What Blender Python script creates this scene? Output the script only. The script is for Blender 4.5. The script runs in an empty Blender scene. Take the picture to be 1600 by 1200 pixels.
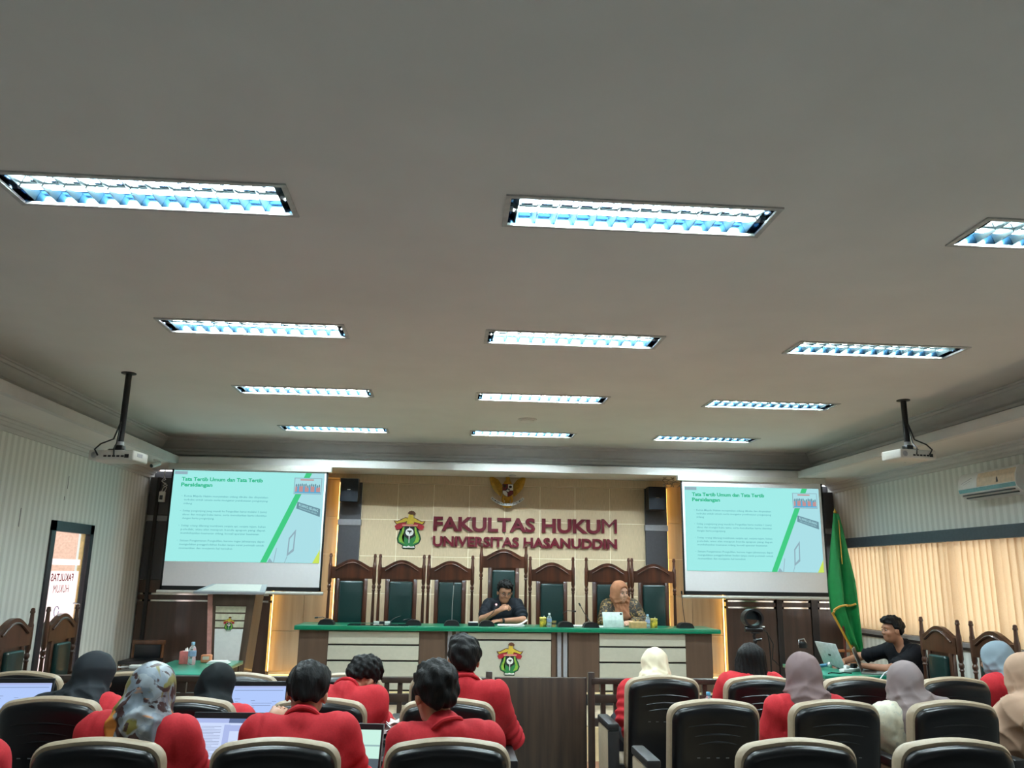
import bpy, bmesh, math, random
import numpy as np
from mathutils import Vector, Matrix, Euler

random.seed(7)
S = bpy.context.scene
COL = S.collection

# ------------------------------------------------------------------ camera
def setup_camera():
    pitch, yaw, roll = 0.228095, -0.072259, 0.014853
    cy, sy, cp, sp = math.cos(yaw), math.sin(yaw), math.cos(pitch), math.sin(pitch)
    f = Vector((-sy * cp, cy * cp, sp)); r = Vector((cy, sy, 0)); u = r.cross(f)
    r2 = math.cos(roll) * r + math.sin(roll) * u
    u2 = -math.sin(roll) * r + math.cos(roll) * u
    cam = bpy.data.cameras.new('camera'); o = bpy.data.objects.new('camera', cam)
    COL.objects.link(o)
    m = Matrix((r2, u2, -f)).transposed().to_4x4(); m.translation = (0, 0, 1.63)
    o.matrix_world = m
    cam.sensor_width = 36.0; cam.lens = 1282.852 / 1600 * 36.0
    cam.clip_start = 0.05; cam.clip_end = 200
    S.camera = o
setup_camera()

# ------------------------------------------------------------------ world, exposure
W = bpy.data.worlds.new('world'); S.world = W; W.use_nodes = True
bg = W.node_tree.nodes['Background']
bg.inputs[0].default_value = (0.92, 0.97, 1.0, 1); bg.inputs[1].default_value = 1.3
S.view_settings.view_transform = 'Standard'
S.view_settings.look = 'None'
S.view_settings.gamma = 1.0
S.view_settings.exposure = 1.34
S.view_settings.use_curve_mapping = False
try:
    S.cycles.use_denoising = True
    S.cycles.denoiser = 'OPENIMAGEDENOISE'
    S.cycles.max_bounces = 10
    S.cycles.diffuse_bounces = 6
    S.cycles.sample_clamp_indirect = 12.0
except Exception:
    pass
TUBE = 135.0           # radiance of the fluorescent tubes
LED = 3.4             # warm strips in the wall niches
SLIDE = 0.385          # projected slides

# ------------------------------------------------------------------ materials
def srgb(r, g, b):
    def f(c):
        c /= 255.0
        return c / 12.92 if c <= 0.04045 else ((c + 0.055) / 1.055) ** 2.4
    return (f(r), f(g), f(b), 1.0)

MATS = {}
def mat(name, col, rough=0.6, metal=0.0, spec=0.5, noise=0.08, scale=30.0, bump=0.0, stretch=None, coat=0.0, col2=None, emit=0.0, ecol=None):
    if name in MATS: return MATS[name]
    m = bpy.data.materials.new(name); m.use_nodes = True
    nt = m.node_tree; b = nt.nodes['Principled BSDF']
    b.inputs['Roughness'].default_value = rough
    b.inputs['Metallic'].default_value = metal
    b.inputs['Specular IOR Level'].default_value = spec
    b.inputs['Coat Weight'].default_value = coat
    tc = nt.nodes.new('ShaderNodeTexCoord'); mp = nt.nodes.new('ShaderNodeMapping')
    nt.links.new(tc.outputs['Object'], mp.inputs[0])
    if stretch: mp.inputs['Scale'].default_value = stretch
    nz = nt.nodes.new('ShaderNodeTexNoise'); nz.inputs['Scale'].default_value = scale
    nz.inputs['Detail'].default_value = 4
    nt.links.new(mp.outputs[0], nz.inputs['Vector'])
    mx = nt.nodes.new('ShaderNodeMix'); mx.data_type = 'RGBA'
    c2 = col2 or tuple(max(0, c * (1 - noise * 2.5)) for c in col[:3]) + (1,)
    mx.inputs[6].default_value = col; mx.inputs[7].default_value = c2
    rm = nt.nodes.new('ShaderNodeMapRange'); rm.inputs[1].default_value = 0.35; rm.inputs[2].default_value = 0.65
    nt.links.new(nz.outputs['Fac'], rm.inputs[0]); nt.links.new(rm.outputs[0], mx.inputs[0])
    nt.links.new(mx.outputs[2], b.inputs['Base Color'])
    if bump:
        bp = nt.nodes.new('ShaderNodeBump'); bp.inputs['Strength'].default_value = bump; bp.inputs['Distance'].default_value = 0.01
        nt.links.new(nz.outputs['Fac'], bp.inputs['Height']); nt.links.new(bp.outputs[0], b.inputs['Normal'])
    if emit:
        b.inputs['Emission Color'].default_value = ecol or col
        b.inputs['Emission Strength'].default_value = emit
    MATS[name] = m
    return m

def emat(name, col, strength):
    if name in MATS: return MATS[name]
    m = bpy.data.materials.new(name); m.use_nodes = True; nt = m.node_tree
    nt.nodes.clear()
    e = nt.nodes.new('ShaderNodeEmission'); o = nt.nodes.new('ShaderNodeOutputMaterial')
    e.inputs[0].default_value = col; e.inputs[1].default_value = strength
    nt.links.new(e.outputs[0], o.inputs[0]); MATS[name] = m
    return m

def wood(name, c1, c2, rough=0.3, axis=2, scale=6.0, coat=0.2):
    st = [14, 14, 14]; st[axis] = 0.9
    return mat(name, c1, rough=rough, scale=scale, stretch=tuple(s / 6 for s in st), col2=c2, coat=coat)

def wallpaper(name, axis):
    m = bpy.data.materials.new(name); m.use_nodes = True; nt = m.node_tree; b = nt.nodes['Principled BSDF']
    b.inputs['Roughness'].default_value = 0.75; b.inputs['Specular IOR Level'].default_value = 0.25
    g = nt.nodes.new('ShaderNodeNewGeometry'); sx = nt.nodes.new('ShaderNodeSeparateXYZ')
    nt.links.new(g.outputs['Position'], sx.inputs[0])
    def wave(freq, lo, hi):
        a = nt.nodes.new('ShaderNodeMath'); a.operation = 'MULTIPLY'; a.inputs[1].default_value = freq * 2 * math.pi
        nt.links.new(sx.outputs[axis], a.inputs[0])
        s = nt.nodes.new('ShaderNodeMath'); s.operation = 'SINE'; nt.links.new(a.outputs[0], s.inputs[0])
        r = nt.nodes.new('ShaderNodeMapRange'); r.inputs[1].default_value = lo; r.inputs[2].default_value = hi
        nt.links.new(s.outputs[0], r.inputs[0]); return r
    w1 = wave(1 / 0.105, -0.5, 0.5); w2 = wave(1 / 0.021, -1, 1)
    ad = nt.nodes.new('ShaderNodeMath'); ad.operation = 'MULTIPLY_ADD'; ad.inputs[1].default_value = 0.30
    nt.links.new(w2.outputs[0], ad.inputs[0]); 
    mu = nt.nodes.new('ShaderNodeMath'); mu.operation = 'MULTIPLY'; mu.inputs[1].default_value = 0.7
    nt.links.new(w1.outputs[0], mu.inputs[0]); nt.links.new(mu.outputs[0], ad.inputs[2])
    nz = nt.nodes.new('ShaderNodeTexNoise'); nz.inputs['Scale'].default_value = 1.5
    mx = nt.nodes.new('ShaderNodeMix'); mx.data_type = 'RGBA'
    mx.inputs[6].default_value = srgb(234, 235, 230); mx.inputs[7].default_value = srgb(208, 209, 203)
    nt.links.new(ad.outputs[0], mx.inputs[0])
    nt.links.new(mx.outputs[2], b.inputs['Base Color'])
    return m

M = dict(
    ceil=mat('ceiling_paint', srgb(222, 219, 214), rough=0.9, noise=0.02, scale=2.0, spec=0.1),
    plaster=mat('plaster_trim', srgb(204, 202, 199), rough=0.7, noise=0.02, scale=8, spec=0.2),
    floor=mat('floor_tiles', srgb(160, 158, 156), rough=0.25, noise=0.1, scale=14),
    stage=mat('stage_laminate', srgb(196, 176, 150), rough=0.3, noise=0.1, scale=14),
    riser=mat('stage_riser', srgb(226, 206, 160), rough=0.4, noise=0.03),
    grey=mat('charcoal_laminate', srgb(74, 74, 80), rough=0.45, noise=0.04),
    band=mat('grey_band', srgb(150, 150, 155), rough=0.4, noise=0.03),
    brown=wood('brown_laminate', srgb(86, 64, 54), srgb(70, 52, 44), rough=0.35),
    darkbar=mat('black_laminate', srgb(40, 36, 38), rough=0.4, noise=0.05),
    tile=mat('fabric_tile', srgb(214, 192, 160), rough=0.8, noise=0.05, scale=120, stretch=(1, 1, 0.1), spec=0.2),
    joint=mat('tile_joint', srgb(250, 238, 212), rough=0.6, noise=0.02),
    nichetile=wood('niche_laminate', srgb(205, 182, 150), srgb(186, 160, 130), rough=0.5),
    cream=mat('cream_laminate', srgb(180, 176, 160), rough=0.4, noise=0.02),
    benchbrown=wood('bench_brown', srgb(92, 72, 58), srgb(80, 62, 50), rough=0.4),
    green=mat('green_top', srgb(0, 118, 84), rough=0.28, noise=0.04, coat=0.3),
    greentable=mat('green_table_top', srgb(36, 140, 112), rough=0.3, noise=0.04, coat=0.3),
    silver=mat('aluminium', srgb(190, 195, 198), rough=0.3, metal=0.9, noise=0.02),
    chrome=mat('polished_strip', srgb(210, 205, 195), rough=0.12, metal=1.0, noise=0.01),
    black=mat('black_plastic', srgb(22, 24, 27), rough=0.35, noise=0.05),
    shell=mat('black_gloss_shell', srgb(9, 10, 13), rough=0.28, noise=0.02, spec=0.4),
    slot=mat('slot_highlight', srgb(90, 92, 95), rough=0.3),
    tan=mat('tan_vinyl', srgb(164, 146, 122), rough=0.5, noise=0.04, scale=60, bump=0.05),
    rubber=mat('armrest_black', srgb(28, 28, 30), rough=0.45),
    jwood=wood('carved_teak', srgb(88, 46, 26), srgb(52, 26, 15), rough=0.28, scale=5, coat=0.5),
    swood=wood('carved_walnut', srgb(84, 52, 36), srgb(56, 34, 24), rough=0.3, scale=5, coat=0.4),
    leather=mat('green_leather', srgb(12, 46, 44), rough=0.3, noise=0.06, scale=60, coat=0.2),
    gatewood=wood('gate_walnut', srgb(66, 50, 38), srgb(44, 33, 25), rough=0.45, scale=9, coat=0.0),
    rail=wood('rail_walnut', srgb(58, 42, 34), srgb(40, 29, 24), rough=0.4),
    white=mat('white_plastic', srgb(225, 225, 222), rough=0.4, noise=0.02),
    offwhite=mat('offwhite_plastic', srgb(196, 194, 186), rough=0.4, noise=0.02),
    fabricwhite=mat('screen_fabric', srgb(224, 222, 224), rough=0.9, noise=0.01, spec=0.1),
    screenblack=mat('screen_border', srgb(10, 10, 12), rough=0.8),
    maroon=mat('maroon_acrylic', srgb(104, 12, 34), rough=0.35, noise=0.03),
    gold=mat('gold_paint', srgb(196, 146, 48), rough=0.32, metal=0.6, noise=0.12, scale=25),
    paper=mat('paper', srgb(232, 232, 228), rough=0.8, noise=0.02),
    skin=mat('skin', srgb(168, 118, 90), rough=0.5, noise=0.05, scale=20),
    skinlight=mat('skin_light', srgb(196, 148, 124), rough=0.5, noise=0.04, scale=20),
    lips=mat('lips', srgb(140, 74, 68), rough=0.4),
    eye=mat('eye_white', srgb(170, 160, 150), rough=0.2),
    iris=mat('iris_dark', srgb(24, 16, 12), rough=0.2),
    hair=mat('black_hair', srgb(11, 10, 11), rough=0.6, spec=0.25, noise=0.25, scale=90, stretch=(1, 1, 0.25), bump=0.5),
    red=mat('red_jacket', srgb(188, 44, 52), rough=0.8, noise=0.05, scale=120, bump=0.05, spec=0.2),
    navy=mat('dark_trousers', srgb(26, 28, 36), rough=0.8),
    blackshirt=mat('black_shirt', srgb(18, 20, 26), rough=0.8, noise=0.08, spec=0.2),
    window=None,
)
# ------------------------------------------------------------------ helpers
class MB:
    """collects shapes in one bmesh and links them as one mesh object"""
    def __init__(s): s.bm = bmesh.new()
    def _new(s, before, mat_):
        vs = [v for v in s.bm.verts if v.index == -1 or v not in before]
        return vs
    def box(s, lo, hi, bevel=0.0, seg=2, rot=None, piv=None):
        r = bmesh.ops.create_cube(s.bm, size=1.0)['verts']
        c = [(a + b) / 2 for a, b in zip(lo, hi)]; d = [abs(b - a) for a, b in zip(lo, hi)]
        for v in r: v.co = Vector((v.co.x * d[0] + c[0], v.co.y * d[1] + c[1], v.co.z * d[2] + c[2]))
        if bevel:
            es = list({e for v in r for e in v.link_edges})
            g = bmesh.ops.bevel(s.bm, geom=es, offset=bevel, segments=seg, affect='EDGES', profile=0.5)
            r = list({v for f in g['faces'] for v in f.verts} | {v for v in r if v.is_valid})
            # gather whole island
            seen = set(r); st = list(r)
            while st:
                v = st.pop()
                for e in v.link_edges:
                    o = e.other_vert(v)
                    if o not in seen: seen.add(o); st.append(o)
            r = list(seen)
        if rot is not None:
            p = Vector(piv or c)
            for v in r: v.co = rot @ (v.co - p) + p
        return r
    def cyl(s, a, b, r1, r2=None, n=16, caps=True):
        a, b = Vector(a), Vector(b); r2 = r1 if r2 is None else r2
        return s.tube([a, b], [r1, r2], n, caps)
    def tube(s, pts, rad, n=10, caps=True):
        pts = [Vector(p) for p in pts]
        rad = [float(q) for q in rad] if isinstance(rad, (list, tuple)) else [float(rad)] * len(pts)
        rings = []; up = None
        for i, p in enumerate(pts):
            t = (pts[min(i + 1, len(pts) - 1)] - pts[max(i - 1, 0)]).normalized()
            if up is None:
                up = Vector((0, 0, 1)) if abs(t.z) < 0.9 else Vector((1, 0, 0))
            x = t.cross(up).normalized(); y = x.cross(t).normalized(); up = y
            rings.append([s.bm.verts.new(p + rad[i] * (math.cos(2 * math.pi * k / n) * x + math.sin(2 * math.pi * k / n) * y)) for k in range(n)])
        for A, B in zip(rings, rings[1:]):
            for k in range(n): s.bm.faces.new((A[k], A[(k + 1) % n], B[(k + 1) % n], B[k]))
        if caps:
            s.bm.faces.new(rings[0][::-1]); s.bm.faces.new(rings[-1])
        return [v for r in rings for v in r]
    def lathe(s, prof, c=(0, 0, 0), n=16):
        c = Vector(c)
        return s.tube([c + Vector((0, 0, z)) for r, z in prof], [max(r, 1e-4) for r, z in prof], n)
    def prism(s, poly, origin, ux, uy, depth, n=None):
        """polygon (u,v) in the plane origin+u*ux+v*uy, extruded by depth along ux x uy"""
        o, ux, uy = Vector(origin), Vector(ux), Vector(uy); w = ux.cross(uy).normalized() * depth
        A = [s.bm.verts.new(o + u * ux + v * uy) for u, v in poly]
        B = [s.bm.verts.new(p.co + w) for p in A]
        k = len(A)
        fs = [s.bm.faces.new(B), s.bm.faces.new(A[::-1])]
        for i in range(k): s.bm.faces.new((A[i], A[(i + 1) % k], B[(i + 1) % k], B[i]))
        if k > 4:
            bmesh.ops.triangulate(s.bm, faces=fs)
        return A + B
    def quad(s, *p): s.bm.faces.new([s.bm.verts.new(Vector(q)) for q in p])
    def grid(s, fn, nu, nv, thick=0.0, nrm=None):
        V = [[s.bm.verts.new(Vector(fn(i / nu, j / nv))) for i in range(nu + 1)] for j in range(nv + 1)]
        for j in range(nv):
            for i in range(nu): s.bm.faces.new((V[j][i], V[j][i + 1], V[j + 1][i + 1], V[j + 1][i]))
    def sphere(s, c, r, u=14, v=10):
        m = Matrix.Translation(Vector(c)) @ Matrix.Diagonal((*([r] * 3 if not isinstance(r, (tuple, list)) else r), 1))
        return bmesh.ops.create_uvsphere(s.bm, u_segments=u, v_segments=v, radius=1.0, matrix=m)['verts']
    def mesh(s, name, m, smooth=False):
        bmesh.ops.recalc_face_normals(s.bm, faces=s.bm.faces)
        me = bpy.data.meshes.new(name); s.bm.to_mesh(me); s.bm.free()
        if m: me.materials.append(m)
        if smooth:
            me.polygons.foreach_set('use_smooth', [True] * len(me.polygons))
            try: me.set_sharp_from_angle(angle=math.radians(40))
            except Exception: pass
        return me
    def build(s, name, m, parent=None, smooth=False, loc=None, **kw):
        return link(name, s.mesh(name, m, smooth), parent, loc, **kw)

def link(name, me, parent=None, loc=None, rot=None, kind=None, label=None):
    o = bpy.data.objects.new(name, me); COL.objects.link(o)
    if parent is not None: o.parent = parent
    if loc is not None: o.location = loc
    if rot is not None: o.rotation_euler = rot
    if kind: o['kind'] = kind
    if label: o['label'] = label
    return o

def thing(name, label, cat, loc=(0, 0, 0), rz=0.0, group=None):
    o = bpy.data.objects.new(name, None); COL.objects.link(o); o.empty_display_size = 0.1
    o.location = loc; o.rotation_euler = (0, 0, rz)
    return tag(o, label, cat, group)

def tag(o, label, cat, group=None):
    o['label'] = label; o['category'] = cat
    if group: o['group'] = group
    return o

KIDS = {}
def kids(o): return [c for c in list(COL.objects) if c.parent is o] if o not in KIDS else KIDS[o]
def copy_tree(o, loc=None, rz=None, label=None, parent=None):
    c = o.copy(); COL.objects.link(c)
    if parent is not None: c.parent = parent
    for ch in o.children: copy_tree(ch, parent=c)
    if loc is not None: c.location = loc
    if rz is not None: c.rotation_euler = (0, 0, rz)
    if label: c['label'] = label
    return c

def bx(name, lo, hi, m, parent=None, bevel=0.0, seg=2, **kw):
    b = MB(); b.box(lo, hi, bevel, seg); return b.build(name, m, parent, smooth=bool(bevel), **kw)

_TXT = {}
def text_mesh(s, bold=0.0, depth=0.0, res=4):
    k = (s, bold, depth, res)
    if k not in _TXT:
        cu = bpy.data.curves.new('t', 'FONT'); cu.body = s; cu.offset = bold; cu.extrude = depth; cu.resolution_u = res
        o = bpy.data.objects.new('t', cu); COL.objects.link(o)
        dg = bpy.context.evaluated_depsgraph_get()
        me = bpy.data.meshes.new_from_object(o.evaluated_get(dg)); bpy.data.objects.remove(o); bpy.data.curves.remove(cu)
        n = len(me.vertices); co = np.empty(n * 3, np.float32); me.vertices.foreach_get('co', co)
        fc = [tuple(p.vertices) for p in me.polygons]; bpy.data.meshes.remove(me)
        _TXT[k] = (co.reshape(-1, 3), fc)
    return _TXT[k]

def text_obj(name, s, m, parent, x0, z0, w=None, h=None, y=0.0, bold=0.0, depth=0.0, ux=(1, 0, 0), uz=(0, 0, 1), res=4, base=None):
    """text lying in plane ux/uz, left-bottom at (x0,z0), stretched to w x h; depth towards ux x uz"""
    co, fc = text_mesh(s, bold, 0.0, res)
    co = co.copy(); lo = co.min(0); hi = co.max(0)
    capref = text_mesh('H', bold, 0.0, res)[0]; caph = capref[:, 1].max() - capref[:, 1].min()
    sy = (h / caph) if h else 1.0
    sx = (w / (hi[0] - lo[0])) if w else sy
    ux, uz = Vector(ux), Vector(uz); n = ux.cross(uz)
    P = [ux * (x0 + (c[0] - lo[0]) * sx) + uz * (z0 + c[1] * sy) for c in co]
    me = bpy.data.meshes.new(name)
    if depth <= 0:
        me.from_pydata([p for p in P], [], fc)
    else:
        bm = bmesh.new(); V = [bm.verts.new(p) for p in P]
        fs = []
        for f in fc:
            try: fs.append(bm.faces.new([V[i] for i in f]))
            except ValueError: pass
        bmesh.ops.remove_doubles(bm, verts=bm.verts, dist=1e-5)
        r = bmesh.ops.extrude_face_region(bm, geom=list(bm.faces))
        for g in r['geom']:
            if isinstance(g, bmesh.types.BMVert): g.co += n * depth
        bmesh.ops.recalc_face_normals(bm, faces=bm.faces)
        bm.to_mesh(me); bm.free()
    me.materials.append(m)
    o = link(name, me, parent)
    o.location = Vector(base) if base else (0, 0, 0)
    return o

def mirror(poly, c=0.0): return [(2 * c - u, v) for u, v in poly][::-1]
# ------------------------------------------------------------------ room shell
XL, XR, YF, YB, ZC, ZS = -3.92, 5.28, 11.05, -3.2, 3.2615, 2.90   # walls, ceiling, soffit
LX, RX, FY = -3.34, 4.47, 10.3                                       # coffer lips
STZ = 0.30                                                            # stage height

FIX = [(x, y) for y in (3.345, 5.405, 7.41, 9.47) for x in (-1.99, 0.222, 2.437)]
FL, FW = 1.22, 0.296

def ceiling():
    b = MB()
    xs = sorted({LX - 0.55, RX + 0.65} | {x for x, y in FIX} | {x + FL for x, y in FIX})
    ys = sorted({YB + 0.4, FY + 0.6} | {y for x, y in FIX} | {y + FW for x, y in FIX})
    holes = {(round(x, 4), round(y, 4)) for x, y in FIX}
    for i in range(len(xs) - 1):
        for j in range(len(ys) - 1):
            if (round(xs[i], 4), round(ys[j], 4)) in holes: continue
            b.quad((xs[i], ys[j], ZC), (xs[i + 1], ys[j], ZC), (xs[i + 1], ys[j + 1], ZC), (xs[i], ys[j + 1], ZC))
    bmesh.ops.remove_doubles(b.bm, verts=b.bm.verts, dist=1e-5)
    b.box((LX - 0.6, YB, ZC + 0.2), (RX + 0.7, FY + 0.7, ZC + 0.25))
    o = b.build('ceiling', M['ceil'], kind='structure')
    # lowered soffit ring with lip, trough, coffer wall and crown moulding, swept on three sides + rear
    s = MB()
    s.box((XL, YB, ZS), (LX - 0.02, YF, ZS + 0.03)); s.box((RX + 0.02, YB, ZS), (XR, YF, ZS + 0.03)); s.box((LX - 0.02, FY + 0.02, ZS), (RX + 0.02, YF, ZS + 0.03)); s.box((LX - 0.02, YB, ZS), (RX + 0.02, YB + 0.4, ZS + 0.03))
    s.build('ceiling_soffit', M['ceil'], kind='structure')
    lip = [(0, ZS - 0.004), (0, 2.982), (0.008, 2.988), (0.03, 2.988), (0.06, 2.99), (0.5, 2.99), (0.5, 2.935), (0.06, 2.935), (0.06, ZS - 0.004)]
    crown = [(0.30, ZC + 0.01), (0.30, ZC - 0.014), (0.318, ZC - 0.018), (0.322, ZC - 0.04), (0.338, ZC - 0.044), (0.36, ZC - 0.075), (0.40, ZC - 0.12), (0.425, ZC - 0.135), (0.43, ZC - 0.16), (0.445, ZC - 0.165), (0.45, ZC - 0.20), (0.49, ZC - 0.21), (0.49, 2.94), (0.53, 2.94), (0.53, ZC + 0.01)]
    crown = [(d - 0.08, z) for d, z in crown]
    def sweep(prof, name, m):
        q = MB(); rings = []
        for sx, sy in ((LX, YB + 0.4), (LX, FY), (RX, FY), (RX, YB + 0.4)):
            dx = -1 if sx == LX else 1; dy = 1 if sy == FY else -1
            rings.append([q.bm.verts.new((sx + dx * d, sy + dy * d * (1 if sy == FY else 0.0), z)) for d, z in prof])
        n = len(prof)
        for A, B in zip(rings, rings[1:]):
            for k in range(n): q.bm.faces.new((A[k], A[(k + 1) % n], B[(k + 1) % n], B[k]))
        return q.build(name, m, kind='structure')
    sweep(lip, 'trim_1', M['plaster']); sweep(crown, 'trim_2', M['plaster'])
    # wall cornice under the soffit, left and right
    for nm, x, d in (('trim_3', XL, 1), ('trim_4', XR, -1)):
        q = MB()
        prof = [(0, 2.79), (0.022, 2.79), (0.03, 2.81), (0.03, 2.825), (0.05, 2.83), (0.062, 2.855), (0.075, 2.86), (0.08, 2.88), (0.11, 2.885), (0.12, ZS), (0, ZS)]
        A = [q.bm.verts.new((x + d * a, YB, z)) for a, z in prof]; B = [q.bm.verts.new((x + d * a, YF, z)) for a, z in prof]
        for k in range(len(prof)): q.bm.faces.new((A[k], A[(k + 1) % len(prof)], B[(k + 1) % len(prof)], B[k]))
        q.build(nm, M['plaster'], kind='structure')
ceiling()

def fixtures():
    body = mat('louvre_tray', srgb(34, 58, 78), rough=0.14, metal=1.0, noise=0.02)
    frame = mat('fixture_frame', srgb(190, 190, 186), rough=0.45)
    blade = mat('louvre_blade', srgb(58, 70, 72), rough=0.4, metal=0.8, noise=0.01)
    tube = emat('tube_glow', (0.80, 0.97, 1.0, 1), TUBE)
    endc = mat('lamp_cap', srgb(220, 220, 215), rough=0.4)
    f = MB(); w = 0.018
    for lo, hi in (((-w, -w), (FL + w, 0.006)), ((-w, FW - 0.006), (FL + w, FW + w)), ((-w, 0), (0.006, FW)), ((FL - 0.006, 0), (FL + w, FW))):
        f.box((lo[0], lo[1], -0.008), (hi[0], hi[1], 0.004))
    fm = f.mesh('frame', frame)
    t = MB(); d = 0.07
    t.box((0, 0, d), (FL, FW, d + 0.004)); t.box((0, 0, 0), (0.003, FW, d)); t.box((FL - 0.003, 0, 0), (FL, FW, d)); t.box((0, 0, 0), (FL, 0.003, d)); t.box((0, FW - 0.003, 0), (FL, FW, d))
    tm = t.mesh('tray', body)
    tb = MB(); tb.cyl((0.03, 0, 0), (FL - 0.03, 0, 0), 0.013, n=10); tbm = tb.mesh('tube', tube)
    ec = MB(); ec.cyl((0, 0, 0), (0.028, 0, 0), 0.0145, n=10); ecm = ec.mesh('tube_cap', endc)
    sp = MB(); sp.prism([(-0.008, 0.030), (0.008, 0.030), (0.002, 0.022), (-0.002, 0.022)], (0, FW / 2, 0), (0, 1, 0), (0, 0, 1), FL)
    spm = sp.mesh('spine', blade)
    bl = MB(); bl.prism([(-0.020, 0.056), (0.020, 0.056), (0.0015, 0.010), (-0.0015, 0.010)], (0, 0.004, 0), (-1, 0, 0), (0, 0, 1), FW / 2 - 0.008)
    blm = bl.mesh('louvre_blade', blade)
    rown = ['sixth', 'fifth', 'fourth', 'third', 'second', 'first']
    cname = {-1.99: 'left', 0.222: 'middle', 2.437: 'right'}
    rows = {3.345: 'nearest row in view', 5.405: 'second row from the near end', 7.41: 'third row, level with the projectors', 9.47: 'farthest row, next to the front cornice',
            1.29: 'row above the camera', -0.74: 'row behind the camera'}
    for x, y in FIX:
        o = thing('ceiling_light', 'recessed louvred fluorescent ceiling light, %s one of the %s' % (cname[x], rows[y]), 'light', (x, y, ZC), 0, 'recessed louvre lights')
        link('frame', fm, o); link('tray', tm, o); link('spine', spm, o)
        for k in (0.25, 0.75):
            q = link('tube', tbm, o, (0, FW * k, 0.047))
            if y > 3: link('tube_cap', ecm, q, (0.003, 0, 0)); link('tube_cap', ecm, q, (FL - 0.031, 0, 0))
        for r in (0, 1):
            for k in range(13):
                link('louvre_blade', blm, o, (FL * (k + 0.5) / 13.0 if False else 0.045 + (FL - 0.09) * k / 12.0, r * (FW / 2), 0))
fixtures()

# floor, stage
fl = MB(); fl.box((XL, YB, -0.1), (XR, YF, 0)); fl.build('floor', M['floor'], kind='structure')
st = MB(); st.box((XL, 8.85, 0), (XR, YF, STZ)); st.box((-1.75, 7.9, 0), (3.1, 8.85, STZ))
st.build('floor_stage', M['stage'], kind='structure')
cf = MB(); cf.box((XL, 6.5, 0), (XR, 7.885, 0.004)); cf.box((XL, 7.885, 0), (-1.75, 8.85, 0.004)); cf.box((3.1, 7.885, 0), (XR, 8.85, 0.004)); cf.build('floor_court', mat('court_floor', srgb(140, 92, 72), rough=0.3, noise=0.1, scale=14), kind='structure')
rs = MB(); rs.box((-1.75, 7.885, 0), (3.1, 7.9, STZ - 0.012)); rs.build('trim_5', M['riser'], kind='structure')
ws = MB(); ws.box((XL, YB - 0.15, 0), (XR, YB, ZC)); ws.build('wall_back', M['plaster'], kind='structure')

# side walls with the door and the window opening
DY0, DY1, DZ = 8.52, 9.50, 2.09
WY0, WY1, WZ0, WZ1 = 2.6, 10.87, 1.02, 2.12
wl = MB()
for a, b_, z0, z1 in ((YB, DY0, 0, ZS), (DY1, YF + 0.2, 0, ZS), (DY0, DY1, DZ, ZS)):
    wl.box((XL - 0.14, a, z0), (XL, b_, z1))
WL = wl.build('wall_left', wallpaper('striped_wallpaper', 1), kind='structure')
wr = MB()
for a, b_, z0, z1 in ((YB, WY0, 0, ZS), (WY1, YF + 0.2, 0, ZS), (WY0, WY1, 0, WZ0), (WY0, WY1, WZ1, ZS)):
    wr.box((XR, a, z0), (XR + 0.14, b_, z1))
WR = wr.build('wall_right', wallpaper('striped_wallpaper_right', 1), kind='structure')
for y, z0, z1 in ((8.76, 2.42, 2.55), (7.9, 1.99, 2.16), (8.72, 2.30, 2.34)):
    bx('open_seam', (XL - 0.001, y, z0), (XL + 0.0015, y + 0.008, z1), M['darkbar'], WL)

# ---- front wall: tiles, pillars, niches, lower panels
fw = MB(); fw.box((XL, YF + 0.16, 0), (XR, YF + 0.3, ZS)); FWALL = fw.build('wall_front', M['grey'], kind='structure')
TX0, TS = -1.168, 0.474
tm = MB(); tm.box((0.0045, 0, 0.0045), (TS - 0.0045, 0.16, TS - 0.0045), 0.002, 1); tme = tm.mesh('tile', M['tile'])
for i in range(8):
    for z in (2.79 - TS * (k + 1) for k in range(6)):
        if z > 0: link('tile', tme, FWALL, (TX0 + TS * i, YF, z))
jb = MB(); jb.box((TX0, YF + 0.0025, 0.0), (TX0 + 8 * TS, YF + 0.15, 2.79)); jb.build('joint_backing', M['joint'], FWALL)
bx('fascia', (TX0 - 0.3, YF - 0.045, 2.79), (TX0 + 8 * TS + 0.3, YF + 0.16, ZS), M['tile'], FWALL, 0.004, 1)
def pillar(x0, x1):
    bx('pillar_panel', (x0, YF - 0.05, 2.306), (x1, YF + 0.16, 2.79), M['grey'], FWALL, 0.003, 1)
    bx('pillar_band', (x0 - 0.01, YF - 0.06, 2.228), (x1 + 0.01, YF + 0.16, 2.306), M['band'], FWALL, 0.003, 1)
    bx('pillar_panel', (x0, YF - 0.05, STZ), (x1, YF + 0.16, 2.228), M['grey'], FWALL, 0.003, 1)
pillar(-1.45, TX0); pillar(TX0 + 8 * TS, 2.92)
ledm = emat('warm_led', (1.0, 0.58, 0.13, 1), LED)
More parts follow.
